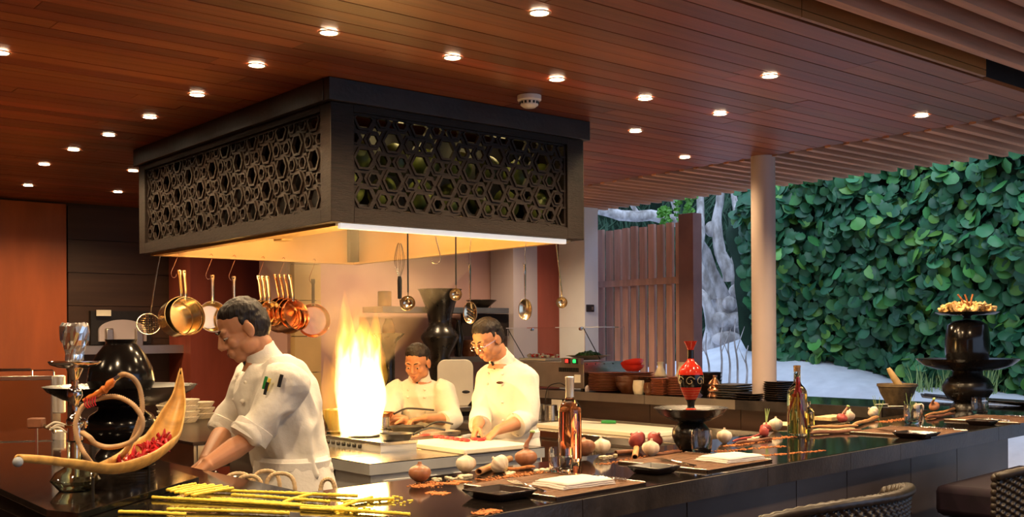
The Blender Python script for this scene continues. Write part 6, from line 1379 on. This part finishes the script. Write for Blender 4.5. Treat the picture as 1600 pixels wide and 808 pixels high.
def chef(lab, root, hd, nb, sh, el, wr, spine, hands, hips, feet, sleeves, apron, knees, glasses=False, seed=0, hs=1.0, wrk=1.):
    """hd=(C,f,u) head; nb neck base; sh/el/wr: [left, right] world points; spine: list of (centre, half width, half depth) bottom to top; hips: centre"""
    t = thing('person', lab, 'person', (root[0], root[1], 0)); o = V((root[0], root[1], 0))
    L = lambda p: V(p) - o
    ax = (L(sh[0]) - L(sh[1])); ax.z *= .3; ax.normalize()
    body = MB()
    T = build_head(t, o, body, L(hd[0]), hd[1], hd[2], hs, glasses)
    body.tube([T(0, -.020, -.02), T(0, -.028, -.075), L(nb), L(nb) - V((0, 0, .05))], [.052, .055, .060, .075], 18)
    sp = [(L(c), a, b) for c, a, b in spine]
    def rings(grow, cut0=0, cut1=None):
        rs = []
        S = sp[cut0:cut1]
        for i, (c, a, b) in enumerate(S):
            tg = (S[min(i + 1, len(S) - 1)][0] - S[max(i - 1, 0)][0]).normalized(); w_ = (ax - tg * ax.dot(tg)).normalized(); d_ = tg.cross(w_)
            rs.append(ell(c, (w_, d_), a + grow, b + grow))
        return rs
    body.rings(rings(-.018))
    hc = L(hips)
    for k in range(2):
        s_, e_, w_ = L(sh[k]), L(el[k]), L(wr[k])
        body.tube([s_, s_.lerp(e_, .5), e_, e_.lerp(w_, .3), e_.lerp(w_, .8), w_], [.048, .045, .039, .041, .031, .026], 14); body.ball(s_, .052)
        hand(body, w_, hands[k][0], hands[k][1], hands[k][2], .98, hands[k][3])
        hp = hc + ax * (.085 if k == 0 else -.085); kn, ft = L(knees[k]), L(feet[k])
        body.tube([hp + V((0, 0, .04)), hp.lerp(kn, .4), kn, kn.lerp(ft, .35), ft + V((0, 0, .07))], [.085, .075, .052, .052, .036], 14)
    body.ball(hc, (.15, .13, .12), 18, 12)
    fuse('body', body, 'skin', t, .0038, 3)
    # jacket: trunk and sleeves, with folds
    jk = MB(); jk.rings(rings(.006))
    for k in range(2):
        s_, e_ = L(sh[k]), L(el[k]); ce = L(sleeves[k][0]); rr_ = sleeves[k][1]
        pts = [s_ - (s_ - sp[-2][0]) * .25, s_, s_.lerp(e_, .45), e_] if sleeves[k][2] else [s_ - (s_ - sp[-2][0]) * .25, s_, s_.lerp(ce, .5)]
        pts = pts + [ce]; jk.tube(pts, ([.075, .080, .074, .068] if sleeves[k][2] else [.075, .080, rr_ * .98]) + [rr_], 18); jk.ball(s_, (.078, .078, .075))
    def folds(c):
        q = V((c.x * 7 + c.z * 4, c.y * 9, c.z * 3.2 - c.x * 3)) + V((seed, 0, 0)); r_ = abs(NZ.noise(q + V((.4 * NZ.noise(c * 5), 0, 0)))); r2 = NZ.noise(c * 16 + V((0, seed, 0)))
        return (.030 * (.36 - r_) + .003 * r2) * wrk
    fuse('jacket', jk, 'jacket_white', t, .0065, 5, disp=folds)
    for k in range(2):      # turned cuffs
        ce = L(sleeves[k][0]); e_ = L(el[k]); s_ = L(sh[k]); prev = e_ if sleeves[k][2] else s_; dr = (ce - prev).normalized(); rr_ = sleeves[k][1]
        MB().tube([ce - dr * .055, ce - dr * .05, ce + dr * .002, ce + dr * .004, ce - dr * .01], [rr_ * .98, rr_ + .010, rr_ + .011, rr_ - .004, rr_ - .012], 26).build('cuff', 'jacket_white', t)
    # stand collar
    up = (T(0, -.02, -.05) - L(nb)).normalized(); w_ = (ax - up * ax.dot(up)).normalized(); fw = w_.cross(up)
    if fw.dot(frame(hd[1], hd[2]) @ V((0, 1, 0))) < 0: fw = -fw
    cr_ = []
    for z, g in ((-.03, .082), (-.005, .073), (.020, .067), (.036, .066), (.037, .060), (.0, .062)):
        cr_.append([L(nb) + up * (z + (.010 if math.sin(2 * PI * i / 28) < 0 else -.006 * math.sin(2 * PI * i / 28))) + w_ * (g * math.cos(2 * PI * i / 28)) + fw * (g * .98 * math.sin(2 * PI * i / 28) - .004) for i in range(28)])
    MB().rings(cr_, False, False).build('collar', 'jacket_white', t)
    q = L(nb) + fw * .068 + up * .012; MB().box((0, 0, 0), (.010, .008, .055), frame(fw, up)).build('collar_edge', 'iron', t, loc=q, smooth=False)
    # buttons in two rows down the front
    for i in range(4):
        j = len(sp) - 2 - i * (len(sp) - 3) / 4; a = int(j); c = sp[a][0].lerp(sp[min(a + 1, len(sp) - 1)][0], j - a); hdp = lerp(sp[a][2], sp[min(a + 1, len(sp) - 1)][2], j - a); hw = sp[a][1]
        tg = (sp[-1][0] - sp[0][0]).normalized(); fd = fw - tg * fw.dot(tg); fd.normalize()
        for s in (-1, 1): MB().ball(c + fd * (hdp * .96 + .006) + ax * (s * .055), (.009, .009, .009), 10, 6).build('button', 'button', t)
    # apron wrapped round hips, band and knot
    ar = []; n = 40
    for z, g, w in apron['rows']:
        ar.append([V((0, 0, 0)) + L((hips[0], hips[1], 0)) + V((0, 0, z)) + V(apron['off'](z)) + ax * ((apron['w'] + g) * math.cos(2 * PI * i / n)) + V((-ax.y, ax.x, 0)) * ((apron['d'] + g) * math.sin(2 * PI * i / n)) + (ax * math.cos(2 * PI * i / n) + V((-ax.y, ax.x, 0)) * math.sin(2 * PI * i / n)) * (w * NZ.noise(V((i * .8, seed, z * 3)))) for i in range(n)])
    MB().rings(ar, False, False).build('apron', 'apron_white', t, ang=3).modifiers.new('s', 'SOLIDIFY').thickness = -.006
    z0 = apron['rows'][-1][0] - .025; bd_ = []
    for dz, g in ((-.022, .004), (-.020, .014), (.010, .016), (.014, .006)):
        bd_.append([L((hips[0], hips[1], 0)) + V((0, 0, z0 + dz)) + V(apron['off'](z0)) + ax * ((apron['w'] + g) * math.cos(2 * PI * i / n)) + V((-ax.y, ax.x, 0)) * ((apron['d'] + g) * math.sin(2 * PI * i / n)) for i in range(n)])
    MB().rings(bd_, False, False).build('apron_band', 'apron_white', t)
    tm = MB()
    for k in range(2):
        hp = hc + ax * (.09 if k == 0 else -.09); kn, ft = L(knees[k]), L(feet[k])
        tm = MB(); tm.tube([hp, hp.lerp(kn, .5), kn, kn.lerp(ft, .5), ft + V((0, 0, .05))], [.088, .080, .068, .066, .066], 16); tm.build('trouser_leg', 'trousers', t)
        d = V((fw.x, fw.y, 0)).normalized(); MB().tube([ft - d * .07 + V((0, 0, .035)), ft + V((0, 0, .04)), ft + d * .10 + V((0, 0, .03)), ft + d * .17 + V((0, 0, .022))], [(.030, .034), (.036, .042), (.028, .046), (.014, .030)], 14, up=(0, 0, 1)).build('shoe', 'shoe', t)
    return t, T, ax, fw
K = lambda x, y, d: PD(x, y, d)
# left chef, bending over the stand-in bowls, seen from his left side
hc = K(460, 742, 4.10)
sp = [(K(462, 748, 4.10), .165, .128), (K(454, 715, 4.10), .160, .122), (K(446, 680, 4.10), .168, .132), (K(437, 645, 4.11), .180, .145), (K(428, 612, 4.11), .188, .142), (K(422, 586, 4.11), .155, .112), (K(416, 570, 4.11), .09, .075)]
t1, T1, ax1, fw1 = chef('young chef in white jacket bending over the counter at left, face turned down', (hc.x, hc.y),
    (K(379, 516, 4.08), (-.80, -.42, -.46), (-.42, -.12, .88)), K(408, 560, 4.11), [K(446, 600, 3.94), K(396, 594, 4.29)], [K(384, 690, 3.87), K(354, 668, 4.25)], [K(322, 728, 3.74), K(320, 722, 3.97)],
    sp, [((-.7, -.2, -.5), (.3, .3, -.8), .5, -1), ((-.6, -.5, -.5), (.3, -.3, -.8), .5, 1)], hc, [(hc.x + .02, hc.y - .12, .0), (hc.x + .04, hc.y + .12, 0)],
    [(K(388, 684, 3.875), .064, False), (K(349, 676, 4.23), .058, False)],
    dict(rows=[(.42, .05, .06), (.60, .045, .05), (.78, .035, .03), (.90, .024, .018), (1.0, .008, .008), (1.045, .0, .004)], w=.164, d=.129, off=lambda z: (-.012 * (z - .95) / .1, 0, 0)), [(hc.x - .02, hc.y - .10, .50), (hc.x, hc.y + .10, .50)], seed=1.3, wrk=1.7)
o1 = V((hc.x, hc.y, 0))
for x, y, d, m, r in ((414, 597, 3.83, 'knife_green', .006), (419, 600, 3.825, 'noodle', .006), (416, 606, 3.82, 'iron', .006), (438, 594, 3.815, 'iron', .007)):
    q = K(x, y, d + .022) - o1; MB().tube([q + V((.006, 0, .02)), q, q + V((-.006, 0, -.025))], r, 8).build('pen', m, t1)
K = lambda x, y, d: PD(x, y + 9, d)
# right chef behind the white board, with spectacles
hc = K(797, 700, 6.25)
sp = [(K(798, 702, 6.25), .155, .115), (K(797, 672, 6.25), .158, .118), (K(796, 640, 6.24), .165, .125), (K(795, 612, 6.22), .172, .125), (K(793, 585, 6.20), .176, .118), (K(790, 570, 6.18), .145, .095), (K(786, 558, 6.17), .085, .070)]
t3, T3, ax3, fw3 = chef('chef with spectacles and white jacket cutting meat on the white board', (hc.x, hc.y),
    (K(762, 522, 6.08), (-.60, -.62, -.50), (-.30, -.25, .90)), K(781, 553, 6.16), [K(822, 583, 6.12), K(766, 581, 6.30)], [K(824, 646, 6.06), K(752, 640, 6.18)], [K(776, 664, 5.86), K(745, 660, 5.92)],
    sp, [((-.55, -.45, -.45), (-.1, -.2, -.9), .75, -1), ((-.25, -.6, -.65), (.5, -.2, -.6), 1.1, 1)], hc, [(hc.x + .08, hc.y - .06, .0), (hc.x - .08, hc.y + .06, 0)],
    [(K(806, 655, 5.99), .062, True), (K(750, 656, 6.05), .055, True)],
    dict(rows=[(.35, .05, .03), (.55, .04, .03), (.75, .02, .02), (.86, .010, .010), (.955, .0, .004)], w=.175, d=.142, off=lambda z: (0, 0, 0)), [(hc.x + .08, hc.y - .10, .48), (hc.x - .08, hc.y + .02, .48)], glasses=True, seed=4.1, wrk=.7)
o3 = V((hc.x, hc.y, 0)); MB().ball(K(781, 589, 6.055) - o3, (.022, .006, .008), 12, 6, RZ(.3)).build('name_badge', 'brown_glaze', t3)
K = lambda x, y, d: PD(x, y + 14, d)
# middle chef behind the fire, leaning over the stove towards the pan
hc = K(660, 700, 7.10)
sp = [(K(660, 702, 7.10), .160, .118), (K(659, 675, 7.08), .162, .122), (K(658, 645, 7.03), .172, .128), (K(657, 618, 6.99), .182, .128), (K(656, 598, 6.97), .178, .115), (K(655, 588, 6.96), .14, .09), (K(655, 581, 6.95), .09, .07)]
t2, T2, ax2, fw2 = chef('chef in white jacket facing the camera behind the flames, holding a pan', (hc.x, hc.y),
    (K(652, 553, 6.88), (-.25, -.88, -.38), (-.08, -.36, .92)), K(655, 578, 6.95), [K(692, 598, 6.94), K(620, 598, 6.98)], [K(706, 642, 6.80), K(604, 640, 6.78)], [K(662, 640, 6.52), K(632, 642, 6.48)],
    sp, [((-.75, -.35, -.1), (0, -.2, -.9), .9, -1), ((-.8, -.4, .0), (.2, -.2, -.9), .9, 1)], hc, [(hc.x + .12, hc.y + .05, .0), (hc.x - .12, hc.y + .05, 0)],
    [(K(690, 647, 6.70), .060, True), (K(613, 645, 6.70), .060, True)],
    dict(rows=[(.30, .05, .03), (.50, .03, .03), (.65, .012, .010), (.755, .0, .004)], w=.180, d=.146, off=lambda z: (0, 0, 0)), [(hc.x + .12, hc.y - .12, .42), (hc.x - .12, hc.y - .12, .42)], seed=8.2, wrk=.8)
pp = K(590, 640, 6.36); frypan(pp, .10, .12, 'frying pan held over the fire by the middle chef', 'copper', .24, 0)
